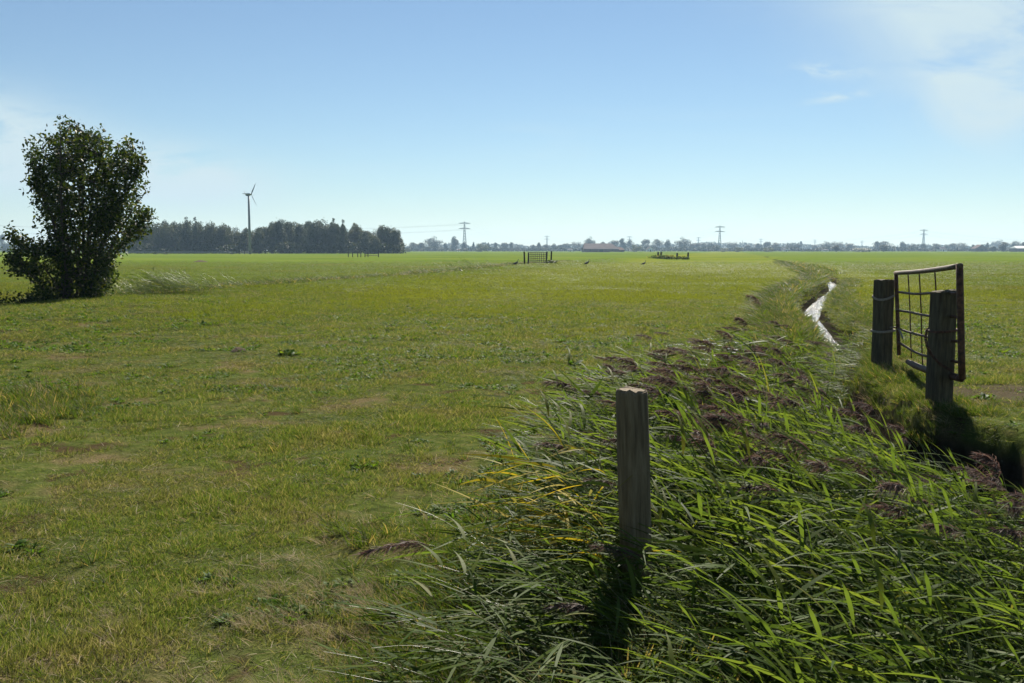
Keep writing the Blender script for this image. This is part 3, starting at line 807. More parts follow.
def loop(name, c, w, d, z, rad, mat, label, cat, rz=0, turns=1.0, slope=.02, tail=None, group=None):
    pts = []
    for k in range(int(28 * turns) + 1):
        a = 2 * math.pi * k / 28 + 2.2
        ca, sa = math.cos(a), math.sin(a)
        e = (abs(ca) ** 5 + abs(sa) ** 5) ** (-1 / 5)
        v = Matrix.Rotation(rz, 3, 'Z') @ Vector((ca * e * w / 2, sa * e * d / 2, 0))
        pts.append((v.x, v.y, slope * math.sin(a + 1) + .012 * k / 28))
    if tail: pts += [tuple(np.array(t) - np.array([c[0], c[1], z])) for t in tail]
    o = MB().tube(pts, rad, 6).build(name, mat, None, True); o.location = (c[0], c[1], z)
    return tag(o, label, cat, group)
loop('rope', FPp, .275, .265, at(884, 331, 14.7)[2], .012, M['rope'], 'grey rope looped low round the farther gate post and gate stile', 'rope', R(18), 2.0, .015,
     tail=[on_gate(-.02, .66), on_gate(.06, .72), on_gate(.09, .78)])
loop('rope', FPp, .272, .26, at(884, 296, 14.7)[2], .011, M['rope'], 'grey rope knotted high on the farther gate post', 'rope', R(18), 1.5, .06,
     tail=[on_gate(-.01, .38), on_gate(.01, .46)])
loop('wire', NP, .265, .255, at(943, 331, 10.9)[2], .008, M['rust'], 'rusty wire wound twice round the nearer gate post', 'wire', R(12), 2.0, .012)
# chain hanging on the left side of the near post
ch = MB()
cpts = [at(927, 330, 10.7), at(925.5, 338, 10.7), at(927, 346, 10.68), at(931, 354, 10.7), at(940, 364, 10.7), at(952, 371, 10.6)]
org2 = cpts[0]
for k in range(30):
    t = k / 29 * (len(cpts) - 1); i = min(int(t), len(cpts) - 2); c = lerp(cpts[i], cpts[i + 1], t - i) - org2
    tan = norm(cpts[i + 1] - cpts[i]); sd = norm(np.cross(tan, np.array([0, 1.0, 0]) if k % 2 else np.array([1.0, .2, 0])))
    ch.tube([c + tan * .022 * math.cos(a) + sd * .012 * math.sin(a) for a in np.linspace(0, 2 * math.pi, 11)], .0045, 5, False)
o = ch.build('chain', M['rust'], None, True); o.location = org2
tag(o, 'rusty chain hanging on the nearer gate post and looped to the gate foot', 'chain')

# ------------------------------------------------------------------ lone tree at the left
OUT = np.array([(61, 118), (67, 128), (75, 131), (85, 122), (92, 134), (97, 137), (104, 131), (110, 140), (120, 145), (129, 139), (135, 150), (143, 145), (147, 160), (150, 169), (143, 180), (146, 190), (140, 203), (150, 210),
                (158, 219), (152, 231), (145, 238), (132, 243), (122, 251), (113, 258), (117, 274), (112, 288), (113, 303), (96, 309), (30, 309), (24, 300), (34, 285), (30, 272), (18, 275), (3, 272), (1, 255),
                (10, 247), (3, 236), (8, 228), (20, 238), (33, 243), (40, 232), (31, 222), (34, 205), (26, 184), (30, 172), (23, 160), (32, 148), (26, 137), (38, 135), (45, 138), (52, 134), (55, 124)], float)
OUT[:, 0] = 75 + (OUT[:, 0] - 75) * .955
TY = 30.5
def inside(px, py):
    c = np.zeros(len(px), bool); j = len(OUT) - 1
    for i in range(len(OUT)):
        xi, yi = OUT[i]; xj, yj = OUT[j]
        m = ((yi > py) != (yj > py)) & (px < (xj - xi) * (py - yi) / (yj - yi + 1e-9) + xi)
        c ^= m; j = i
    return c
tb = at(76, 306, TY); tb[2] = hz(tb[0], TY) - .12
tree = empty('broadleaf_tree', tuple(tb)); tag(tree, 'lone dark bushy broad-leaved tree growing in the left ditch', 'tree')
mpp = TY / F
# crown volume: outline gives height and width, depth follows the width
def crown_pt(n):
    px = rng.uniform(0, 160, n * 4); py = rng.uniform(119, 310, n * 4)
    k = inside(px, py); px, py = px[k][:n], py[k][:n]
    rows = np.arange(119, 311)
    return px, py
def halfdepth(px, py):
    cx = np.where(py < 243, 88, 68); hw = np.where(py < 243, 62, np.interp(py, [243, 275, 305], [70, 52, 44]))
    return .92 * hw * np.sqrt(np.clip(1 - ((px - cx) / (hw * 1.25)) ** 2, .03, 1)) * np.clip((py - 112) / 40, .25, 1)
NT = 980
px, py = crown_pt(NT)
dep = halfdepth(px, py) * np.sign(rng.random(len(px)) - .5) * rng.random(len(px)) ** .6
X = (px - 512) / F
P3 = np.array([at(a, b, TY) for a, b in zip(px, py)])
ends = np.array([at(a, b, TY + c) for a, b, c in zip(px, py, dep * mpp)])
ends[:, 2] = np.maximum(ends[:, 2], tb[2] + .15)
# main stems
tips = [(61, 128), (84, 133), (103, 142), (132, 150), (144, 168), (146, 192), (150, 221), (42, 145), (32, 165), (36, 188), (12, 236), (10, 262), (108, 270), (60, 170), (100, 180), (120, 205), (75, 150), (50, 200), (92, 230), (40, 275)]
trunk = MB(); skel = []
for k, (a, b) in enumerate(tips):
    e = at(a, b, TY + rng.normal(0, .9))
    b0 = tb + np.array([rng.normal(0, .22), rng.normal(0, .22), -.1])
    mid1 = lerp(b0, e, .35) + np.array([0, 0, .25]) + rng.normal(0, .08, 3); mid1[0] = lerp(mid1[0], tb[0] + .2, .35)
    mid2 = lerp(b0, e, .7) + rng.normal(0, .08, 3); mid2[0] = lerp(mid2[0], tb[0] + .2, .3); mid2[2] += .15
    ctrl = [b0, mid1, mid2, e]; pts = []
    for t in np.linspace(0, 1, 13):
        pts.append((1 - t) ** 3 * ctrl[0] + 3 * t * (1 - t) ** 2 * ctrl[1] + 3 * t * t * (1 - t) * ctrl[2] + t ** 3 * ctrl[3])
    r0 = .075 if k < 10 else .05
    trunk.tube([p - tb for p in pts], [r0 * (1 - .88 * t) for t in np.linspace(0, 1, 13)], 7)
    skel.append(np.array(pts))
SK = np.concatenate(skel)
lp, ld = [], []
for e in ends:
    c = SK[(SK[:, 2] < e[2] - .05) | (SK[:, 2] < tb[2] + .5)]
    j = c[np.argmin(np.linalg.norm(c - e, axis=1) + .1 * rng.random(len(c)))]
    dv = e - j; ln = np.linalg.norm(dv)
    if ln > 2.2: j = e - dv / ln * 2.2
    midp = lerp(j, e, .5) + np.array([0, 0, .08])
    trunk.tube([j - tb, midp - tb, e - tb], [.014, .009, .004], 4, False)
    nl = rng.integers(20, 32)
    t = rng.random(nl) ** .55
    pos = j + (e - j) * t[:, None] + np.array([0, 0, .08]) * (4 * t * (1 - t))[:, None] + rng.normal(0, .11, (nl, 3))
    lp.append(pos); ld.append(norm(norm((e - j)[None] * np.ones((nl, 1))) * .5 + rng.normal(0, .6, (nl, 3)) + np.array([[0, 0, -.15]])))
trunk.build('trunk', M['bark'], tree, True)
lp = np.concatenate(lp) - tb; ld = np.concatenate(ld); n = len(lp)
pm = PM(); pm.strips(0, rng.random(n), lp, ld, rng.uniform(.07, .15, n), rng.uniform(.045, .09, n), 3, rng.uniform(0, .35, n), roll=1.0, taper=2.6, belly=.12)
link(bpy.data.objects.new('crown', pm.mesh('crown', [M['tree_leaf']])), tree)

def bush_mesh(name, rx, ry, h, n, leaf, mat, seed=0, lobes=6):
    rs = np.random.default_rng(seed)
    C = np.stack([rs.uniform(-.6, .6, lobes) * rx, rs.uniform(-.6, .6, lobes) * ry, rs.uniform(.25, .62, lobes) * h], 1)
    RRs = rs.uniform(.38, .62, lobes)
    k = rs.integers(0, lobes, n)
    d = norm(rs.normal(0, 1, (n, 3))); rad = rs.random(n) ** .4
    pos = C[k] + d * (rad * RRs[k])[:, None] * np.array([rx, ry, h * .62])
    pos[:, 2] = np.abs(pos[:, 2])
    pmx = PM()
    pmx.strips(0, rs.random(n), pos, norm(d * .6 + rs.normal(0, .6, (n, 3))), leaf * rs.uniform(.7, 1.3, n), leaf * .7 * rs.uniform(.7, 1.3, n), 2, rs.uniform(0, .4, n), roll=1, taper=2.5, belly=.2)
    return pmx.mesh(name, [mat])
def bush(name, loc, rx, ry, h, n, leaf, label, cat='bush', mat='bush_leaf', seed=1, group=None):
    o = link(bpy.data.objects.new(name, bush_mesh(name, rx, ry, h, n, leaf, M[mat], seed)))
    o.location = loc
    return tag(o, label, cat, group)
q = at(12, 309, 28.9); bush('bramble_bush', (q[0], q[1], hz(q[0], q[1])), 1.2, .8, 1.2, 1900, .08, 'low dark bramble left of the lone tree on the ditch bank', mat='tree_leaf', seed=3)
q = at(40, 308, 29.2); bush('bramble_bush', (q[0], q[1], hz(q[0], q[1])), .9, .6, 1.4, 1700, .08, 'dark bramble pressed against the foot of the lone tree', mat='tree_leaf', seed=5)

# reed clump in the left ditch beside the tree
n = 260
x0 = at(150, 295, 31)[0]
x = rng.normal(x0, 1.25, n); y = rng.normal(32, .8, n)
sc = rng.uniform(.6, .95, n) * np.interp(np.abs(x - x0), [0, 2.6], [1, .7])
scatter('ditch_reeds', np.stack([x, y, H(x, y)], 1), rng.normal(0, .5, n), np.stack([sc * 1.3, sc * 1.3, sc * .75], 1), rng.integers(0, 9, n), PT_reed, .05)
n = 60
q = at(455, 275, 66); x = rng.normal(q[0], 1.2, n); y = rng.normal(66, 1.5, n); sc = rng.uniform(.5, .8, n)
scatter('ditch_reeds', np.stack([x, y, H(x, y)], 1), rng.normal(0, .5, n), np.stack([sc * 1.6, sc * 1.6, sc], 1), rng.integers(0, 9, n), PT_reed, .05)

# ------------------------------------------------------------------ birds on the pasture
def bird_meshes():
    def loft(name, secs, n=10):
        b = MB(); vs, fs = [], []
        for (cx, cz, rx, rz) in secs:
            for k in range(n):
                a = 2 * math.pi * k / n
                vs.append((cx - rz * math.sin(a) * .35, rx * math.cos(a), cz + rz * math.sin(a)))
        for i in range(len(secs) - 1):
            for k in range(n): fs.append((i * n + k, i * n + (k + 1) % n, (i + 1) * n + (k + 1) % n, (i + 1) * n + k))
        fs.append(tuple(range(n - 1, -1, -1))); fs.append(tuple((len(secs) - 1) * n + k for k in range(n)))
        b.add(vs, fs); return b
    body = loft('body', [(-.30, .24, .012, .008), (-.22, .26, .045, .02), (-.12, .29, .085, .06), (0, .33, .105, .088), (.1, .37, .09, .085), (.16, .43, .05, .055), (.185, .50, .030, .034), (.195, .57, .026, .028), (.21, .615, .036, .036), (.235, .63, .034, .032), (.262, .628, .012, .012)])
    return body
def bird(px, py, label, flip=1, s=1.0):
    q = gnd(px, py); z = hz(q[0], q[1])
    o = empty('bird', (q[0], q[1], z), 0 if flip > 0 else math.pi)
    o.scale = (s, s, s)
    tag(o, label, 'bird', 'dark birds grazing on the pasture')
    return o
b0 = bird(515.5, 271.3, 'dark bird on the grass in front of the distant wire gate', 1)
bird_meshes().build('body', M['feather'], b0, True)
for s in (-1, 1):
    MB().tube([(0.02, .035 * s, .27), (0.01, .04 * s, .14), (.03, .04 * s, .01), (.08, .045 * s, .004)], [.014, .009, .008, .006], 6).build('leg', M['beak'], b0, True)
MB().tube([(.255, 0, .628), (.29, 0, .622), (.325, 0, .612)], [.012, .008, .002], 6).build('beak', M['beak'], b0, True)
for px, py, lab, fl, sc in ((586.5, 268.4, 'dark bird standing alone on the grass below the barn', 1, 1.1),
                            (643.5, 266.6, 'dark bird farthest off, standing below the brush heap', 1, 1.0),
                            (462, 273.6, 'small dark bird farthest left, at the edge of the left ditch', -1, .8)):
    r_ = copy_tree(b0); q = gnd(px, py); r_.location = (q[0], q[1], hz(q[0], q[1])); r_.scale = (sc, sc, sc)
    r_.rotation_euler.z = 0 if fl > 0 else math.pi
    r_['label'] = lab

# ------------------------------------------------------------------ distant gates and fences
def simple_post(parent, loc, h, w, name='post', lean=0.0):
    b = MB(); b.tube([(loc[0], loc[1], loc[2] - .3), (loc[0] + lean * .5, loc[1], loc[2] + h * .5), (loc[0] + lean, loc[1], loc[2] + h)], [w / 2, w / 2, w * .46], 8)
    return b.build(name, M['far_post'], parent)
GY0 = 108.0
c0 = at(537, 263.5, GY0); base = np.array([c0[0], GY0, hz(c0[0], GY0)])
g = empty('wire_gate', tuple(base)); tag(g, 'distant wire mesh gate between pairs of dark posts in the pasture', 'gate')
for px, Y, h, ln in ((524.6, 106, 1.3, -.05), (528.3, 112, 1.2, .03), (546.2, 105, 1.3, .08), (551, 110, 1.35, .05)):
    q = at(px, 260, Y); simple_post(g, (q[0] - base[0], Y - base[1], 0), h, .17, 'post', ln)
a, b_ = at(529, 260, 112)[0] - base[0], at(546, 260, 105)[0] - base[0]
mm = MB()
for t in np.linspace(0, 1, 9): mm.tube([(lerp(a, b_, t), lerp(4, -3, t), .15), (lerp(a, b_, t), lerp(4, -3, t), 1.2)], .028, 4)
for z in np.linspace(.15, 1.2, 6): mm.tube([(a, 4, z), (b_, -3, z)], .032, 4)
mm.build('mesh_panel', M['far_post'], g)
q = at(523, 264, 105); bush('brush_tuft', (q[0], q[1], hz(q[0], q[1])), .7, .6, .5, 260, .16, 'small brush tuft at the foot of the distant wire gate', seed=8)
q = at(549, 265, 103); bush('brush_tuft', (q[0], q[1], hz(q[0], q[1])), .9, .6, .35, 260, .16, 'low brush tuft right of the distant wire gate', seed=14)
# brush heap with posts
Yh = 180
q = at(669, 256, Yh); bush('brush_heap', (q[0], q[1], 0), 4.0, 1.2, .85, 1400, .3, 'long low brush heap between short posts far out in the pasture', seed=12, mat='tall_grass')
for px, h, lab in ((658, 1.35, 'thin dark post at the left end of the brush heap'), (661, 1.4, 'dark post beside the thin one, behind the brush heap'), (677, 1.15, 'stout dark post in the middle of the brush heap'), (688, 1.25, 'dark post closing the right end of the brush heap')):
    q = at(px, 256, Yh + 2); b = MB(); b.tube([(0, 0, -.3), (0.02, 0, h * .6), (.03, 0, h)], [.17, .17, .15], 8)
    o = b.build('fence_post', M['far_post']); o.location = (q[0], q[1], 0); tag(o, lab, 'fence post', 'posts at the brush heap')
# fence before the wood
Yf = 235
q = at(364, 255.5, Yf); f0 = empty('post_fence', (q[0], q[1], 0)); tag(f0, 'short dark post and rail fence in front of the wood', 'fence')
for px, h in ((348.3, 1.2), (352.6, 1.25), (357.7, 1.15), (360.8, 1.15), (365, 1.1), (368, 1.1), (378.5, 1.2)):
    x_ = at(px, 255, Yf)[0] - q[0]; simple_post(f0, (x_, 0, 0), h, .2)
for z in (.4, .8):
    MB().tube([(at(365, 255, Yf)[0] - q[0], .15, z), (at(379, 255, Yf)[0] - q[0], .15, z)], .06, 5).build('rail', M['far_post'], f0)
# rail fence and small gate near the turbine
Yt = 400
q = at(245, 253, Yt); f1 = empty('field_gate', (q[0], q[1], 0)); tag(f1, 'small pale field gate beside the wind turbine foot', 'gate')
for px in (240, 244.5, 250): simple_post(f1, (at(px, 253, Yt)[0] - q[0], 0, 0), 1.4, .3)
for z in (.4, .75, 1.1): MB().tube([(at(240, 253, Yt)[0] - q[0], 0, z), (at(250, 253, Yt)[0] - q[0], 0, z)], .07, 5).build('rail', M['steel'], f1)
Yr = 455
q = at(180, 251, Yr); f2 = empty('road_barrier', (q[0], q[1], 0)); tag(f2, 'long low grey barrier running along the foot of the wood', 'barrier')
xa, xb = at(112, 251, Yr)[0] - q[0], at(236, 251, Yr)[0] - q[0]
MB().box(((xa + xb) / 2, 0, .75), (xb - xa, .12, .5)).build('rail', M['steel'], f2)
for t in np.linspace(0, 1, 16): MB().box((lerp(xa, xb, t), .1, .4), (.2, .06, .82)).build('post', M['far_post'], f2)
for px, lab, sd in ((155, 'small dark shrub farthest left in front of the road barrier', 21), (166, 'low dark shrub second from the left in front of the road barrier', 22), (232, 'small dark shrub just left of the wind turbine', 23)):
    q = at(px, 253, 400); bush('shrub', (q[0], q[1], 0), .9, .8, 1.1, 160, .35, lab, seed=sd)

# ------------------------------------------------------------------ wind turbine
YT = 430
q = at(250, 253, YT); hub = at(250, 194.5, YT)
wt = empty('wind_turbine', (q[0], q[1], 0)); tag(wt, 'grey wind turbine with a blue nacelle rising before the wood', 'wind turbine')
hh = float(hub[2])
MB().tube([(0, 0, -.2), (0, 0, hh * .5), (0, 0, hh - .6)], [.62, .5, .4], 18).build('tower', M['tower'], wt, True)
nb = MB(); ax = Vector((.87, -.5, .04)).normalized()
nac = [Vector((0, 0, hh)) + ax * t for t in (-1.6, -1.3, -.2, .7, 1.1)]
nb.tube(nac, [.3, .6, .65, .55, .4], 12); nb.build('nacelle', M['blue'], wt, True)
hubc = Vector((0, 0, hh)) + ax * 1.5
ho = MB().tube([hubc - ax * .5, hubc, hubc + ax * .45], [.4, .4, .1], 12).build('hub', M['blade'], wt, True)
up = (Vector((0, 0, 1)) - ax * ax.z).normalized(); lat = ax.cross(up)
for k in range(3):
    a = R(-30) + k * 2 * math.pi / 3
    dv = up * math.cos(a) + lat * math.sin(a); ch_ = (dv.cross(ax)).normalized()
    Lb = 5.4
    b = MB(); vs, fs = [], []
    for i, (t, c, th) in enumerate(((.03, .28, .14), (.12, .38, .1), (.25, .62, .09), (.6, .42, .06), (1, .16, .02))):
        pc = hubc + dv * (t * Lb) + ax * (.03 * t * Lb)
        cc = (ch_ + ax * .35).normalized()
        for (u, w) in ((-.5, 0), (0, 1), (.5, 0), (0, -1)): vs.append(pc + cc * (u * c) + ax * (w * th))
        if i:
            for k2 in range(4): fs.append(((i - 1) * 4 + k2, (i - 1) * 4 + (k2 + 1) % 4, i * 4 + (k2 + 1) % 4, i * 4 + k2))
    fs.append((16, 17, 18, 19)); b.add(vs, fs); b.build('rotor_blade', M['blade'], wt)
MB().tube([Vector((0, 0, hh)) - ax * 2.0 + Vector((0, 0, .7)), Vector((0, 0, hh)) - ax * 2.6 + Vector((0, 0, 1.5))], .12, 5).build('vane', M['blade'], wt)

# ------------------------------------------------------------------ pylons and lines
def pylon_parts(root, Hp, t):
    tw = MB()
    prof = [(0, 3.4), (.25, 2.3), (.5, 1.5), (.72, .95), (.9, .6), (1.0, .12)]
    P_ = lambda f: np.interp(f, [a for a, _ in prof], [b for _, b in prof]) * Hp / 40
    lv = np.linspace(0, 1, 12)
    for sx_ in (-1, 1):
        for sy_ in (-1, 1):
            tw.tube([(sx_ * P_(f), sy_ * P_(f), f * Hp) for f in lv], t, 4)
    for i in range(len(lv) - 1):
        a, b = P_(lv[i]), P_(lv[i + 1]); za, zb = lv[i] * Hp, lv[i + 1] * Hp
        for s_ in (-1, 1):
            tw.tube([(-a, s_ * a, za), (b, s_ * b, zb)], t * .7, 4); tw.tube([(a, s_ * a, za), (-b, s_ * b, zb)], t * .7, 4)
            tw.tube([(s_ * a, -a, za), (s_ * b, b, zb)], t * .7, 4); tw.tube([(s_ * a, a, za), (s_ * b, -b, zb)], t * .7, 4)
    tw.build('mast', M['steel'], root)
    for f, w in ((.76, 7.8), (.94, 8.0)):
        z = f * Hp; w_ = w * Hp / 40; c = MB(); pw = P_(f)
        for s_ in (-1, 1):
            for s2 in (-1, 1):
                c.tube([(s_ * pw, s2 * pw, z + .9 * Hp / 40), (s_ * w_, 0, z)], t * 1.3, 4)
                c.tube([(s_ * pw, s2 * pw, z - .3), (s_ * w_, 0, z)], t * 1.3, 4)
            for k in (0.35, .65): c.tube([(s_ * w_ * k, 0, z + .8 * (1 - k)), (s_ * w_ * k, 0, z - .2)], t * .6, 4)
        c.build('crossarm', M['steel'], root)
PY = {}
proto_py = None
def pylon(key, px, topy, Y, rz, label, hd=None):
    global proto_py
    q = at(px, topy, Y); Hp = float(q[2])
    if proto_py is None:
        r_ = empty('pylon', (0, 0, 0)); pylon_parts(r_, 40.0, .26); proto_py = r_
    else:
        r_ = copy_tree(proto_py)
    s_ = Hp / 40
    r_.location = (q[0], q[1], 0); r_.scale = (s_, s_, s_); r_.rotation_euler.z = rz
    tag(r_, label, 'pylon', 'lattice pylons of the power lines')
    PY[key] = (np.array([q[0], q[1], 0]), Hp, rz)
pylon('a', 464.5, 221.5, 1500, .15, 'largest lattice pylon, standing right of the wood')
pylon('b', 547, 235.5, 2500, .15, 'small lattice pylon behind the distant wire gate')
pylon('c', 720, 225.5, 1700, -.1, 'tall lattice pylon right of the brush heap and barn')
pylon('d', 924, 229, 1950, .1, 'tall lattice pylon over the trees beyond the open iron gate')
pylon('e', 629.5, 236, 2700, .1, 'faint pylon above the trees right of the barn')
pylon('f', 698.5, 237, 2800, .1, 'faint pylon close left of the tall one by the brush heap')
pylon('g', 761, 238.5, 3000, 0, 'faint far pylon left of the church tower')
pylon('h', 815, 239.5, 3100, 0, 'faint far pylon right of the church tower')
pylon('i', 862, 240.5, 3200, 0, 'faintest far pylon above the green hedge on the horizon')
def line(a, b, sag, label):
    b_ = MB()
    for f, w in ((.76, 7.8), (.94, 8.0)):
        for s_ in (-1, 1):
            pts = []
            for t in np.linspace(0, 1, 25):
                ends_ = []
                for (p0, Hp, rz) in (a, b):
                    off = np.array([math.cos(rz), math.sin(rz), 0]) * s_ * w * Hp / 40
                    ends_.append(p0 + off + np.array([0, 0, f * Hp - 1.6]))
                p_ = lerp(ends_[0], ends_[1], t); p_[2] -= sag * 4 * t * (1 - t); pts.append(p_)
            b_.tube(pts, .07, 4, False)
    o = b_.build('power_line', M['steel'])
    return tag(o, label, 'power line', 'wires between the pylons')
q = at(-170, 212, 1250); PY['z'] = (np.array([q[0], q[1], 0]), float(q[2]), .15)
line(PY['z'], PY['a'], 14, 'sagging wires running left from the largest pylon over the wood')
line(PY['a'], PY['b'], 14, 'sagging wires between the largest pylon and the small one behind the wire gate')
line(PY['b'], PY['e'], 9, 'wires from the small pylon over the barn to the faint pylon')
line(PY['e'], PY['c'], 11, 'wires falling left from the tall pylon by the brush heap')
line(PY['c'], PY['g'], 11, 'wires falling right from the tall pylon towards the church')
line(PY['g'], PY['d'], 12, 'wires rising from the faint pylons to the tall pylon beyond the iron gate')
q = at(1130, 236, 2300); PY['y'] = (np.array([q[0], q[1], 0]), float(q[2]), .1)
line(PY['d'], PY['y'], 12, 'wires falling right from the tall pylon beyond the iron gate')

# ------------------------------------------------------------------ distant buildings
def house(name, px, topy, wpx, Y, wallh, roofm, wallm, label, cat, depth=10, gable=False, wings=None):
    q = at(px, topy, Y); Hh = float(q[2]); w = wpx * Y / F
    r_ = empty(name, (q[0], q[1], 0)); tag(r_, label, cat)
    wl = MB(); hw, hd = w / 2, depth / 2
    wl.box((0, 0, wallh / 2), (w, depth, wallh))
    if gable:   # ridge along y, gable facing the camera
        wl.add([(-hw, -hd, wallh), (hw, -hd, wallh), (0, -hd, Hh - .15), (-hw, hd, wallh), (hw, hd, wallh), (0, hd, Hh - .15)], [(0, 1, 2), (5, 4, 3)])
        rf = MB(); o_ = .4
        for s_ in (-1, 1):
            rf.add([(s_ * (hw + o_), -hd - o_, wallh - .2), (s_ * (hw + o_), hd + o_, wallh - .2), (0, hd + o_, Hh), (0, -hd - o_, Hh),
                    (s_ * (hw + o_), -hd - o_, wallh - .4), (s_ * (hw + o_), hd + o_, wallh - .4), (0, hd + o_, Hh - .2), (0, -hd - o_, Hh - .2)],
                   [(0, 1, 2, 3), (7, 6, 5, 4), (0, 3, 7, 4), (1, 5, 6, 2), (0, 4, 5, 1)])
    else:
        rf = MB(); o_ = .5; ins = min(.16 * w, 6)
        rf.add([(-hw - o_, -hd - o_, wallh - .1), (hw + o_, -hd - o_, wallh - .1), (hw + o_, hd + o_, wallh - .1), (-hw - o_, hd + o_, wallh - .1), (-hw + ins * .2, 0, Hh), (hw - ins, 0, Hh)],
               [(3, 2, 1, 0), (0, 1, 5, 4), (2, 3, 4, 5), (3, 0, 4), (1, 2, 5)])
    wl.build('wall', M[wallm], r_); rf.build('roof', M[roofm], r_)
    dk = MB(); dk.box((0, -hd - .06, min(wallh * .42, 1.3)), (min(3, w * .2), .1, min(wallh * .8, 2.4))); dk.build('door', M['dark'], r_)
    for s_ in (-.32, .32):
        MB().box((s_ * w, -hd - .06, wallh * .6), (1.2, .1, wallh * .35)).build('window', M['dark'], r_)
    return r_
house('barn', 600, 243.4, 34, 820, 2.6, 'roof', 'wall', 'long low barn with a broad grey roof on the horizon', 'barn', 26)
house('barn', 617, 247.2, 13, 815, 1.9, 'roof_red', 'wall', 'low reddish extension built against the right end of the barn', 'shed', 12)
house('house', 570, 248.5, 5, 1150, 2.2, 'roof', 'white', 'tiny white house left of the barn', 'house', 8)
house('house', 650, 246.8, 7, 1100, 2.5, 'roof_red', 'white', 'white gabled house among trees right of the barn', 'house', 9, True)
house('house', 785.5, 248.3, 4, 1200, 2.2, 'roof', 'white', 'tiny white house left of the church tower', 'house', 8, True)
house('house', 825, 249, 5, 1200, 2.0, 'roof', 'white', 'low white cottage right of the church tower', 'house', 8)
house('house', 979.5, 244.6, 12, 1100, 3.5, 'roof_red', 'wall', 'dark farmhouse with a steep gable beyond the iron gate', 'house', 12, True)
house('house', 942, 247.0, 7, 1200, 2.6, 'roof', 'white', 'white farm building among the trees above the iron gate', 'house', 10)
house('greenhouse', 1021, 246.0, 15, 1000, 3.6, 'white', 'wall', 'pale-roofed low building at the right edge of the horizon', 'building', 14)
house('house', 989, 247.5, 6, 1300, 2.6, 'roof', 'wall', 'bluish grey roofed house right of the dark farmhouse', 'house', 10)
house('house', 458.5, 249.3, 3, 1200, 1.8, 'roof_red', 'white', 'tiny red-roofed cottage at the foot of the largest pylon', 'house', 7)
# church tower
q = at(801, 241.3, 1900); tw = empty('church_tower', (q[0], q[1], 0)); tag(tw, 'square dark church tower rising out of the far trees', 'church tower')
Hc = float(q[2])
MB().box((0, 0, Hc * .46), (3.6, 3.6, Hc * .92)).build('wall', M['wall'], tw)
MB().box((0, 0, Hc * .96), (4.0, 4.0, Hc * .08), taper=.6).build('roof', M['dark'], tw)
for s_ in (-1, 1): MB().box((s_ * .9, -1.83, Hc * .78), (.7, .1, 2.0)).build('window', M['dark'], tw)
q = at(742.5, 240.2, 1900); o = MB().tube([(0, 0, 0), (0, 0, float(q[2]) * .6), (0, 0, float(q[2]))], [.6, .45, .3], 8).build('chimney', M['steel']); o.location = (q[0], q[1], 0)
tag(o, 'thin mast-like chimney above the trees right of the tall pylon', 'chimney')

# ------------------------------------------------------------------ trees of the wood and of the horizon
def tree_proto(kind, seed, mat):
    """unit tree, 10 m tall"""
    rs = np.random.default_rng(seed)
    r_ = empty('tree', (0, 0, 0))
    Hh = 10.0
    tk = MB()
    tk.tube([(0, 0, -.3), (.05, 0, 2), (.1, .05, 5), (.05, 0, 8.4)], [.30, .24, .16, .05], 8)
    for k in range(7):
        a = k * 2.4; z = 2.2 + k * .75
        tk.tube([(.05, 0, z), (1.1 * math.cos(a), 1.1 * math.sin(a), z + 1.0), (1.8 * math.cos(a), 1.8 * math.sin(a), z + 1.7)], [.12, .07, .03], 5)
    tk.build('trunk', M['bark'], r_, True)
    if kind == 'round':
        L_ = rs.integers(9, 13); C = []
        for k in range(L_):
            a = rs.random() * 6.28; z = rs.uniform(1.6, 8.6); rad = 2.7 * math.sin(math.pi * np.clip((z - .6) / 10.2, .05, .98)) * rs.uniform(.35, .85)
            C.append((rad * math.cos(a), rad * math.sin(a), z, rs.uniform(1.1, 1.75)))
        C.append((0, 0, 8.6, 1.35))
    elif kind == 'broad':
        C = [(rs.uniform(-3.4, 3.4), rs.uniform(-2, 2), rs.uniform(1.0, 8.2), rs.uniform(1.5, 2.3)) for _ in range(15)] + [(0, 0, 8.2, 1.7)]
    elif kind == 'spire':
        C = [(rs.normal(0, .25), rs.normal(0, .25), z, max(.35, 1.75 * (1 - z / 10.6))) for z in np.linspace(1.2, 9.8, 14)]
    elif kind == 'poplar':
        C = [(rs.normal(0, .2), rs.normal(0, .2), z, .95 * math.sin(math.pi * (z + .8) / 11.6) + .15) for z in np.linspace(1, 9.6, 13)]
    else:  # bush: foliage to the ground
        C = [(rs.uniform(-4, 4), rs.uniform(-2.5, 2.5), rs.uniform(1.5, 7.2), rs.uniform(1.8, 2.8)) for _ in range(13)]
    C = np.array(C)
    n = 2600
    k = rs.choice(len(C), n, p=C[:, 3] ** 2 / (C[:, 3] ** 2).sum())
    d = norm(rs.normal(0, 1, (n, 3)))
    rad = rs.random(n) ** .35 * (1 + .25 * rs.normal(0, 1, n) * (rs.random(n) < .25))
    pos = C[k, :3] + d * (rad * C[k, 3])[:, None]
    pos[:, 2] = np.clip(pos[:, 2], .15, 10.3)
    pmx = PM()
    pmx.strips(0, np.clip(rs.random(len(C))[k] * .6 + .4 * rs.random(n), 0, 1), pos, norm(d * .5 + rs.normal(0, .6, (n, 3))), rs.uniform(.28, .62, n), rs.uniform(.22, .45, n), 2, rs.uniform(0, .3, n), roll=1, taper=2.5, belly=.25)
    link(bpy.data.objects.new('crown', pmx.mesh('crown', [mat])), r_)
    return r_
USED = {}
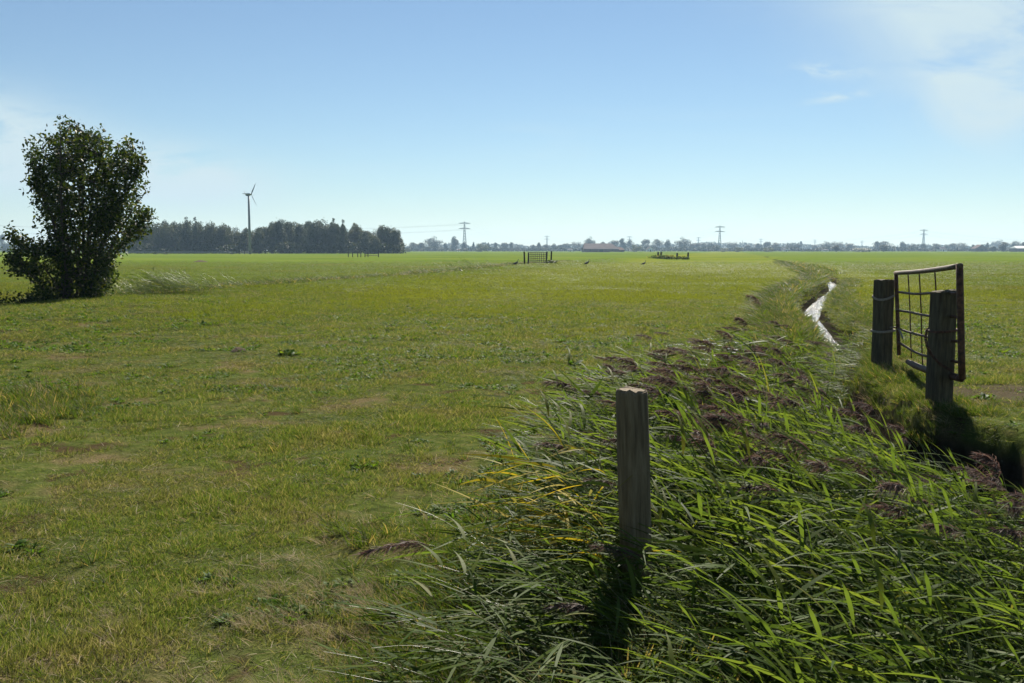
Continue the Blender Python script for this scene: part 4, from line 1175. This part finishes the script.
def plant_tree(proto, px, topy, Y, wpx, label, cat, group, name, sink=0.0):
    q = at(px, topy, Y); Hh = max(2.0, float(q[2]) * 1.06 + sink)
    r_ = proto if id(proto) not in USED else copy_tree(proto)
    if id(proto) in USED: pass
    USED[id(proto)] = True
    r_.name = name
    natural = {'round': 6.6, 'broad': 9.6, 'spire': 3.2, 'poplar': 2.4, 'bush': 12.0}[KIND[id(proto)]]
    sxy = wpx * Y / F / natural
    r_.location = (q[0], q[1], -sink)
    r_.scale = (sxy, sxy * rng.uniform(.85, 1.15), Hh / 10.0)
    r_.rotation_euler = (0, 0, rng.uniform(-.6, .6) + (math.pi if rng.random() < .5 else 0))
    tag(r_, label, cat, group)
    return r_
KIND = {}
def protos(kind, mat, seeds):
    o = []
    for s_ in seeds:
        p_ = tree_proto(kind, s_, M[mat]); KIND[id(p_)] = kind; o.append(p_)
    return o
KEEP = []
W_round = protos('round', 'wood_leaf', (1, 2, 3, 4)); W_broad = protos('broad', 'wood_leaf', (5, 6, 7)); W_spire = protos('spire', 'wood_leaf', (8, 9)); W_pale = protos('round', 'pale_leaf', (10, 11))
F_round = protos('round', 'far_leaf', (20, 21, 22, 23)); F_broad = protos('broad', 'far_leaf', (24, 25, 26)); F_pop = protos('poplar', 'far_leaf', (27, 28)); F_bush = protos('bush', 'bush_leaf', (29, 30))
KEEP += W_round + W_broad + W_spire + W_pale + F_round + F_broad + F_pop + F_bush

prof = np.array([(130, 226), (140, 224), (160, 221.5), (178, 221.5), (186, 220.5), (195, 220.5), (203, 223), (210, 222.5), (217, 226), (222, 225), (232, 225.5), (240, 230), (250, 226.5), (258, 229), (264, 226), (272, 222.5), (281, 220.5),
                 (296, 222.5), (317, 221), (325, 224), (332, 221.5), (344, 223), (350, 230), (355, 224.5), (365, 229), (372, 231), (383, 225.5), (395, 228.5), (401, 234)])
GW = 'trees of the dense wood on the left'
special = {
 186: ('spire', 'pointed dark tree breaking the skyline at the left part of the wood'),
 195: ('spire', 'second pointed dark tree beside the one breaking the wood skyline'),
 212: ('pale', 'paler loose-crowned tree in the wood left of the wind turbine'),
 224: ('pale', 'pale green tree nearest left of the wind turbine in the wood'),
 258: ('pale', 'pale low tree just right of the wind turbine in the wood'),
 281: ('round', 'tallest knobbly-topped tree right of the wind turbine in the wood'),
 317: ('broad', 'broad flat-topped tree in the middle of the wood right of the turbine'),
 333: ('spire', 'pointed dark tree in the wood behind the short post fence'),
 343: ('spire', 'second pointed dark tree directly above the short post fence'),
 355: ('pale', 'pale rounded tree right of the pointed trees in the wood'),
 384: ('broad', 'broad domed tree near the right end of the wood'),
 397: ('round', 'last tree at the right end of the wood'),
}
for px_, (kd, lab) in special.items():
    ty = float(np.interp(px_, prof[:, 0], prof[:, 1])); ps = {'spire': W_spire, 'pale': W_pale, 'round': W_round, 'broad': W_broad}[kd]
    wd = {'spire': 9, 'pale': 16, 'round': 17, 'broad': 26}[kd]
    plant_tree(ps[px_ % len(ps)], px_, ty - (1.2 if kd == 'spire' else 0), 480 + rng.uniform(0, 15), wd, lab, 'tree', GW, 'wood_tree')
for row, (step, Yb, dy) in enumerate(((7.2, 490, 2.5), (9.0, 515, 1.0), (12.0, 540, 0.3))):
    for px_ in np.arange(128, 402, step):
        px_ = px_ + rng.uniform(-2, 2)
        ty = float(np.interp(px_, prof[:, 0], prof[:, 1])) + dy + abs(rng.normal(0, 1.6))
        ps = (W_round + W_broad) if rng.random() > .28 else W_pale
        p_ = ps[rng.integers(0, len(ps))]; wd = {'round': 14, 'broad': 20}[KIND[id(p_)]] * rng.uniform(.8, 1.2)
        lab = {0: 'dark leafy tree in the front row of the dense wood', 1: 'dark tree in the middle depth of the dense wood, mostly hidden', 2: 'dark tree at the back of the wood showing only its top'}[row]
        plant_tree(p_, min(px_, 398), ty, Yb + rng.uniform(-8, 8), wd, lab, 'tree', GW, 'wood_tree')

def clump_band(name, x0px, x1px, Y, h, n, leaf, mat, depth=8.0):
    xa, xb = at(x0px, 250, Y)[0], at(x1px, 250, Y)[0]
    x = rng.uniform(xa, xb, n); hh_ = h * (.65 + .5 * fbm(x / (h * 2.2), x * 0 + Y, 61))
    pos = np.stack([x, Y + rng.normal(0, depth / 2, n), hh_ * rng.random(n) ** .7], 1)
    pmx = PM(); pmx.strips(0, rng.random(n), pos, norm(rng.normal(0, 1, (n, 3))), leaf * rng.uniform(.7, 1.4, n), leaf * .8 * rng.uniform(.7, 1.3, n), 2, rng.uniform(0, .3, n), roll=1, taper=2.5, belly=.25)
    o = link(bpy.data.objects.new(name, pmx.mesh(name, [M[mat]]))); tag(o, kind='stuff')
clump_band('undergrowth', 122, 404, 485, 6.5, 16000, .8, 'wood_leaf')
clump_band('far_hedgerow', -60, 120, 900, 5.0, 5000, .9, 'far_leaf')
clump_band('far_hedgerow', 398, 720, 1250, 6.5, 12000, 1.5, 'far_leaf')
clump_band('far_hedgerow', 700, 1080, 1220, 6.5, 14000, 1.5, 'far_leaf')
clump_band('far_treeline', -60, 130, 1700, 14.0, 7000, 2.4, 'far_leaf', 30)
clump_band('far_treeline', 398, 1090, 2150, 19, 30000, 3.0, 'far_leaf', 60)

FT = [ # px, top, width, type, distance, label
 (413, 242.5, 12, 'broad', 1300, 'low bluish tree just right of the wood'),
 (421, 243, 10, 'round', 1300, 'small bluish tree second right of the wood'),
 (433.5, 236.8, 17, 'broad', 1300, 'large rounded bluish tree between the wood and the largest pylon'),
 (445.5, 243, 5, 'round', 1400, 'small narrow tree left of the round stemmed one by the pylon'),
 (454, 237, 10, 'round', 1350, 'round tree on a clear stem close left of the largest pylon'),
 (464.5, 243, 5, 'pop', 1350, 'small dark tree at the foot of the largest pylon'),
 (473.5, 242.8, 2.6, 'pop', 1400, 'thin poplar right of the largest pylon'),
 (482, 243.2, 13, 'bush', 950, 'dense dark green bush standing before the horizon right of the largest pylon'),
 (488.5, 243, 2.5, 'pop', 1400, 'thin poplar at the right side of the dense dark bush'),
 (495.6, 243, 3.2, 'pop', 1400, 'upright poplar alone between the dark bush and wire gate'),
 (505, 243, 8, 'round', 1400, 'rounded tree left of the wire gate on the horizon'),
 (511, 242.7, 3, 'pop', 1400, 'poplar close to the rounded tree left of the wire gate'),
 (518, 246, 8, 'round', 1500, 'low tree left above the wire gate'),
 (533, 245, 7, 'round', 1450, 'rounded tree above the wire gate'),
 (539, 243, 4, 'pop', 1450, 'narrow tree left of the small pylon'),
 (546, 244.5, 7, 'round', 1450, 'tree at the foot of the small pylon'),
 (554, 243.8, 8, 'round', 1500, 'tree right of the small pylon'),
 (561, 245, 8, 'round', 1500, 'low tree behind the tiny white house left of the barn'),
 (567, 243.8, 9, 'round', 1500, 'rounded tree right of the tiny white house'),
 (579, 242, 12, 'broad', 1400, 'broad tree at the left gable of the barn'),
 (590, 237, 12, 'broad', 1450, 'tall tree rising behind the barn roof'),
 (603, 242.3, 9, 'round', 1450, 'low-topped tree showing over the barn ridge'),
 (614, 240.8, 11, 'round', 1400, 'tree behind the right end of the barn'),
 (622.6, 238.7, 8, 'round', 1400, 'taller tree right of the barn'),
 (630, 240, 10, 'broad', 1400, 'tree below the faint pylon right of the barn'),
 (636.5, 244.3, 10, 'bush', 900, 'green bush before the horizon between barn and brush heap'),
 (645.5, 239.8, 9, 'round', 1400, 'tree behind the white gabled house'),
 (657, 239.3, 13, 'broad', 1400, 'broad tree above the left end of the brush heap'),
 (668, 240, 9, 'round', 1400, 'tree above the middle of the brush heap'),
 (683, 237.6, 15, 'broad', 1350, 'tallest tree above the right end of the brush heap'),
 (695, 243.3, 11, 'round', 1400, 'low tree right of the brush heap'),
 (704, 243.3, 10, 'round', 1400, 'low tree left of the tall pylon'),
 (712, 242.2, 13, 'broad', 1400, 'broad tree at the foot of the tall pylon'),
 (724.5, 247.6, 8, 'bush', 850, 'small green bush before the horizon under the tall pylon'),
 (735, 242.2, 13, 'broad', 1400, 'broad tree left of the thin chimney'),
 (739, 246.8, 9, 'bush', 850, 'small green bush before the horizon under the thin chimney'),
 (748, 244.8, 9, 'round', 1450, 'low tree right of the thin chimney'),
 (758, 243.8, 9, 'round', 1450, 'tree under the faint far pylon left of the church'),
 (767, 242, 8, 'round', 1400, 'loose tree right of the faint far pylon'),
 (775, 242.8, 11, 'round', 1400, 'rounded tree between loose tree and tiny white house'),
 (768.5, 246.8, 9, 'bush', 850, 'small green bush before the horizon left of the tiny white house'),
 (792, 242.8, 11, 'broad', 1450, 'broad tree left of the church tower'),
 (798, 244, 7, 'round', 1450, 'tree touching the church tower'),
 (816, 245, 10, 'round', 1500, 'low tree right of the church tower'),
 (826.5, 241.3, 14, 'broad', 1400, 'broad bluish tree second right of the church tower'),
 (836.5, 245.6, 8, 'round', 900, 'small darker tree standing before the broad bluish trees'),
 (840.6, 241.8, 14, 'broad', 1450, 'broad bluish tree third right of the church tower'),
 (851, 243.8, 12, 'round', 1450, 'tree behind the left end of the green hedge'),
 (863, 246.6, 18, 'bush', 900, 'wide green bush left of the farther gate post on the horizon'),
 (877, 241.8, 8, 'round', 1400, 'tree above the top of the farther gate post'),
 (884, 245, 9, 'round', 950, 'dark tree before the bluish one behind the farther gate post'),
 (884, 241.4, 20, 'broad', 1500, 'wide bluish tree behind the farther gate post'),
 (902.5, 242, 10, 'round', 1350, 'tree above the left end of the iron gate'),
 (913, 243.3, 11, 'broad', 1350, 'tree above the iron gate left of the pylon'),
 (924, 244, 8, 'round', 1350, 'tree at the foot of the pylon beyond the iron gate'),
 (935, 243.8, 12, 'round', 1350, 'tree close right of the pylon beyond the iron gate'),
 (946, 245, 7, 'round', 1350, 'tree touching the white farm building'),
 (953, 243.3, 14, 'broad', 1350, 'broad tree right of the white farm building'),
 (964, 243, 13, 'broad', 1350, 'broad tree left of the dark farmhouse'),
 (973, 244.8, 5, 'round', 1200, 'small tree at the left wall of the dark farmhouse'),
 (987.5, 243.2, 3, 'pop', 1350, 'thin upright tree right of the dark farmhouse'),
 (993, 246.6, 8, 'round', 1000, 'low dark tree right of the bluish grey house'),
 (1000, 239.8, 16, 'broad', 1900, 'tall bluish tree near the right edge of the horizon'),
 (1004, 242.4, 10, 'round', 1050, 'darker tree in front of the tall bluish one at the right edge'),
 (1014, 241.2, 12, 'broad', 1200, 'spreading tree left of the pale-roofed building'),
 (1025, 242.4, 10, 'round', 1200, 'tree cut by the right edge behind the pale-roofed building'),
 (2, 234.8, 6, 'round', 1250, 'far bluish tree at the left edge beyond the lone tree'),
 (9, 243, 10, 'broad', 1250, 'far low bluish tree between left edge and lone tree'),
 (408, 247.2, 5, 'bush', 800, 'tiny dark bush at the right foot of the wood'),
]
FP = {'round': F_round, 'broad': F_broad, 'pop': F_pop, 'bush': F_bush}
for k, (px_, ty, wd, kd, Y, lab) in enumerate(FT):
    p_ = FP[kd][k % len(FP[kd])]
    plant_tree(p_, px_, ty, Y + rng.uniform(-20, 20), wd * (1.15 if kd != 'pop' else 1), lab, 'bush' if kd == 'bush' else 'tree', 'trees and bushes along the horizon', 'field_bush' if kd == 'bush' else ('poplar_tree' if kd == 'pop' else 'distant_tree'))

# ------------------------------------------------------------------ haze
hb = MB().box((0, 1900, 33), (7800, 4400, 72))
def haze_mat():
    m, N, L, out = nt('haze')
    v = N.new('ShaderNodeVolumePrincipled')
    v.inputs['Color'].default_value = (.52, .76, 1.0, 1); v.inputs['Density'].default_value = HAZE; v.inputs['Anisotropy'].default_value = .25
    L.new(v.outputs[0], out.inputs['Volume'])
    return m
HAZE = 0.00015
if HAZE:
    hz_o = hb.build('haze', haze_mat()); tag(hz_o, kind='stuff')

# ------------------------------------------------------------------ sky and sun
SUN_EL, SUN_AZ = R(41), R(13)      # azimuth measured from +Y towards +X
w = bpy.data.worlds.new('World'); S.world = w; w.use_nodes = True; w.cycles.sampling_method = 'MANUAL'; w.cycles.sample_map_resolution = 256
N, L = w.node_tree.nodes, w.node_tree.links
N.clear()
out = N.new('ShaderNodeOutputWorld'); bg = N.new('ShaderNodeBackground'); bg.inputs['Strength'].default_value = .05
sky = N.new('ShaderNodeTexSky'); sky.sky_type = 'NISHITA'; sky.sun_disc = False
sky.sun_elevation = SUN_EL; sky.sun_rotation = SUN_AZ
sky.altitude = 0; sky.air_density = 1.0; sky.dust_density = .0; sky.ozone_density = 4.0
tc = N.new('ShaderNodeTexCoord'); sp_ = N.new('ShaderNodeSeparateXYZ'); L.new(tc.outputs['Generated'], sp_.inputs[0])
mn = lambda *a, **k: math_n(N, L, *a, **k)
yy = mn('MAXIMUM', sp_.outputs[1], .05)
U, V = mn('DIVIDE', sp_.outputs[0], yy), mn('DIVIDE', sp_.outputs[2], yy)
front = mn('GREATER_THAN', sp_.outputs[1], .05)
cb = N.new('ShaderNodeCombineXYZ'); L.new(U, cb.inputs[0]); L.new(V, cb.inputs[1])
def cnoise(sx_, sy_, rot, detail=6, rough=.6, off=0, dist=.6):
    mp = N.new('ShaderNodeMapping'); mp.inputs['Scale'].default_value = (sx_, sy_, 1); mp.inputs['Rotation'].default_value = (0, 0, rot); mp.inputs['Location'].default_value = (off, off * .7, 0)
    L.new(cb.outputs[0], mp.inputs[0])
    n_ = N.new('ShaderNodeTexNoise'); n_.inputs['Scale'].default_value = 1; n_.inputs['Detail'].default_value = detail; n_.inputs['Roughness'].default_value = rough; n_.inputs['Distortion'].default_value = dist
    L.new(mp.outputs[0], n_.inputs['Vector']); return n_.outputs[0]
def blob(px_, py_, rx, ry, rot=0.0, p=1.0):
    u0, v0 = (px_ - 512) / F, (250.0 - py_) / F
    du, dv = mn('SUBTRACT', U, u0), mn('SUBTRACT', V, v0)
    c_, s_ = math.cos(rot), math.sin(rot)
    a = mn('MULTIPLY', mn('ADD', mn('MULTIPLY', du, c_), mn('MULTIPLY', dv, s_)), F / rx)
    b = mn('MULTIPLY', mn('SUBTRACT', mn('MULTIPLY', dv, c_), mn('MULTIPLY', du, s_)), F / ry)
    r2 = mn('ADD', mn('MULTIPLY', a, a), mn('MULTIPLY', b, b))
    return mn('POWER', 2.718, mn('MULTIPLY', r2, -1.0))
def sstepn(v, a, b):
    q_ = N.new('ShaderNodeMapRange'); q_.interpolation_type = 'SMOOTHSTEP'; L.new(v, q_.inputs[0]); q_.inputs[1].default_value = a; q_.inputs[2].default_value = b
    return q_.outputs[0]
c1 = cnoise(5, 14, R(-18), 7, .58, 2.0, 1.0)
m1 = mn('ADD', mn('MULTIPLY', blob(1000, 20, 150, 80, R(-10)), 1.5), mn('MULTIPLY', blob(975, 100, 50, 45), 1.1), True)
m1 = mn('MULTIPLY', mn('ADD', m1, mn('MULTIPLY', blob(880, -30, 130, 40), .6), True), sstepn(c1, .22, .6))
c2 = cnoise(6, 22, R(0), 7, .6, 5.0, .5)
m2 = mn('ADD', mn('MULTIPLY', blob(-20, 145, 110, 42, R(-8)), 1.4), mn('MULTIPLY', blob(175, 178, 85, 26, R(-6)), 1.2), True)
m2 = mn('MULTIPLY', m2, sstepn(c2, .30, .55))
c3 = cnoise(24, 70, R(-6), 7, .65, 9.0, .8)
m3 = mn('ADD', mn('MULTIPLY', blob(822, 75, 34, 7, R(-4)), .8), mn('MULTIPLY', blob(832, 100, 26, 5, R(8)), .9))
m3 = mn('MULTIPLY', mn('ADD', m3, mn('MULTIPLY', blob(930, 82, 34, 5, R(3)), .4), True), sstepn(c3, .38, .68))
c4 = cnoise(3, 30, R(-4), 6, .6, 14.0, .5)
m4 = mn('MULTIPLY', blob(470, 165, 420, 50), mn('MULTIPLY', sstepn(c4, .5, .8), .25))
mm_ = mn('ADD', mn('ADD', mn('MULTIPLY', m1, .95), mn('MULTIPLY', m2, 1.3)), mn('ADD', m3, m4), True)
mm_ = mn('MULTIPLY', mm_, front)
mix = N.new('ShaderNodeMix'); mix.data_type = 'RGBA'
L.new(mm_, mix.inputs[0])
tint = N.new('ShaderNodeHueSaturation'); tint.inputs['Saturation'].default_value = .93; tint.inputs['Value'].default_value = 1.0
L.new(sky.outputs[0], tint.inputs['Color'])
wb = N.new('ShaderNodeMix'); wb.data_type = 'RGBA'; wb.blend_type = 'MULTIPLY'; wb.inputs[0].default_value = 1; wb.inputs[7].default_value = (.76, .81, .81, 1)
L.new(tint.outputs[0], wb.inputs[6])
L.new(wb.outputs[2], mix.inputs[6]); mix.inputs[7].default_value = (5.7, 7.0, 7.5, 1)
L.new(mix.outputs[2], bg.inputs[0]); L.new(bg.outputs[0], out.inputs[0])

sl = bpy.data.lights.new('sun', 'SUN'); sl.energy = 5.0; sl.angle = R(.53); sl.color = (1, .93, .82)
so = link(bpy.data.objects.new('sun', sl))
sd_ = Vector((math.sin(SUN_AZ) * math.cos(SUN_EL), math.cos(SUN_AZ) * math.cos(SUN_EL), math.sin(SUN_EL)))
so.rotation_euler = sd_.to_track_quat('Z', 'Y').to_euler(); so.location = (0, 0, 50)

S.view_settings.view_transform = 'Standard'; S.view_settings.look = 'None'
S.view_settings.exposure = 1.15; S.view_settings.gamma = 1.0
S.cycles.use_denoising = True
S.cycles.max_bounces = 4; S.cycles.transparent_max_bounces = 8; S.cycles.volume_bounces = 0
S.cycles.diffuse_bounces = 2; S.cycles.glossy_bounces = 2; S.cycles.transmission_bounces = 4
S.cycles.sample_clamp_indirect = 6.0
S.cycles.caustics_reflective = False; S.cycles.caustics_refractive = False
# prototypes never placed would stand at the origin
for p_ in KEEP:
    if id(p_) not in USED:
        for c in list(p_.children): bpy.data.objects.remove(c)
        bpy.data.objects.remove(p_)
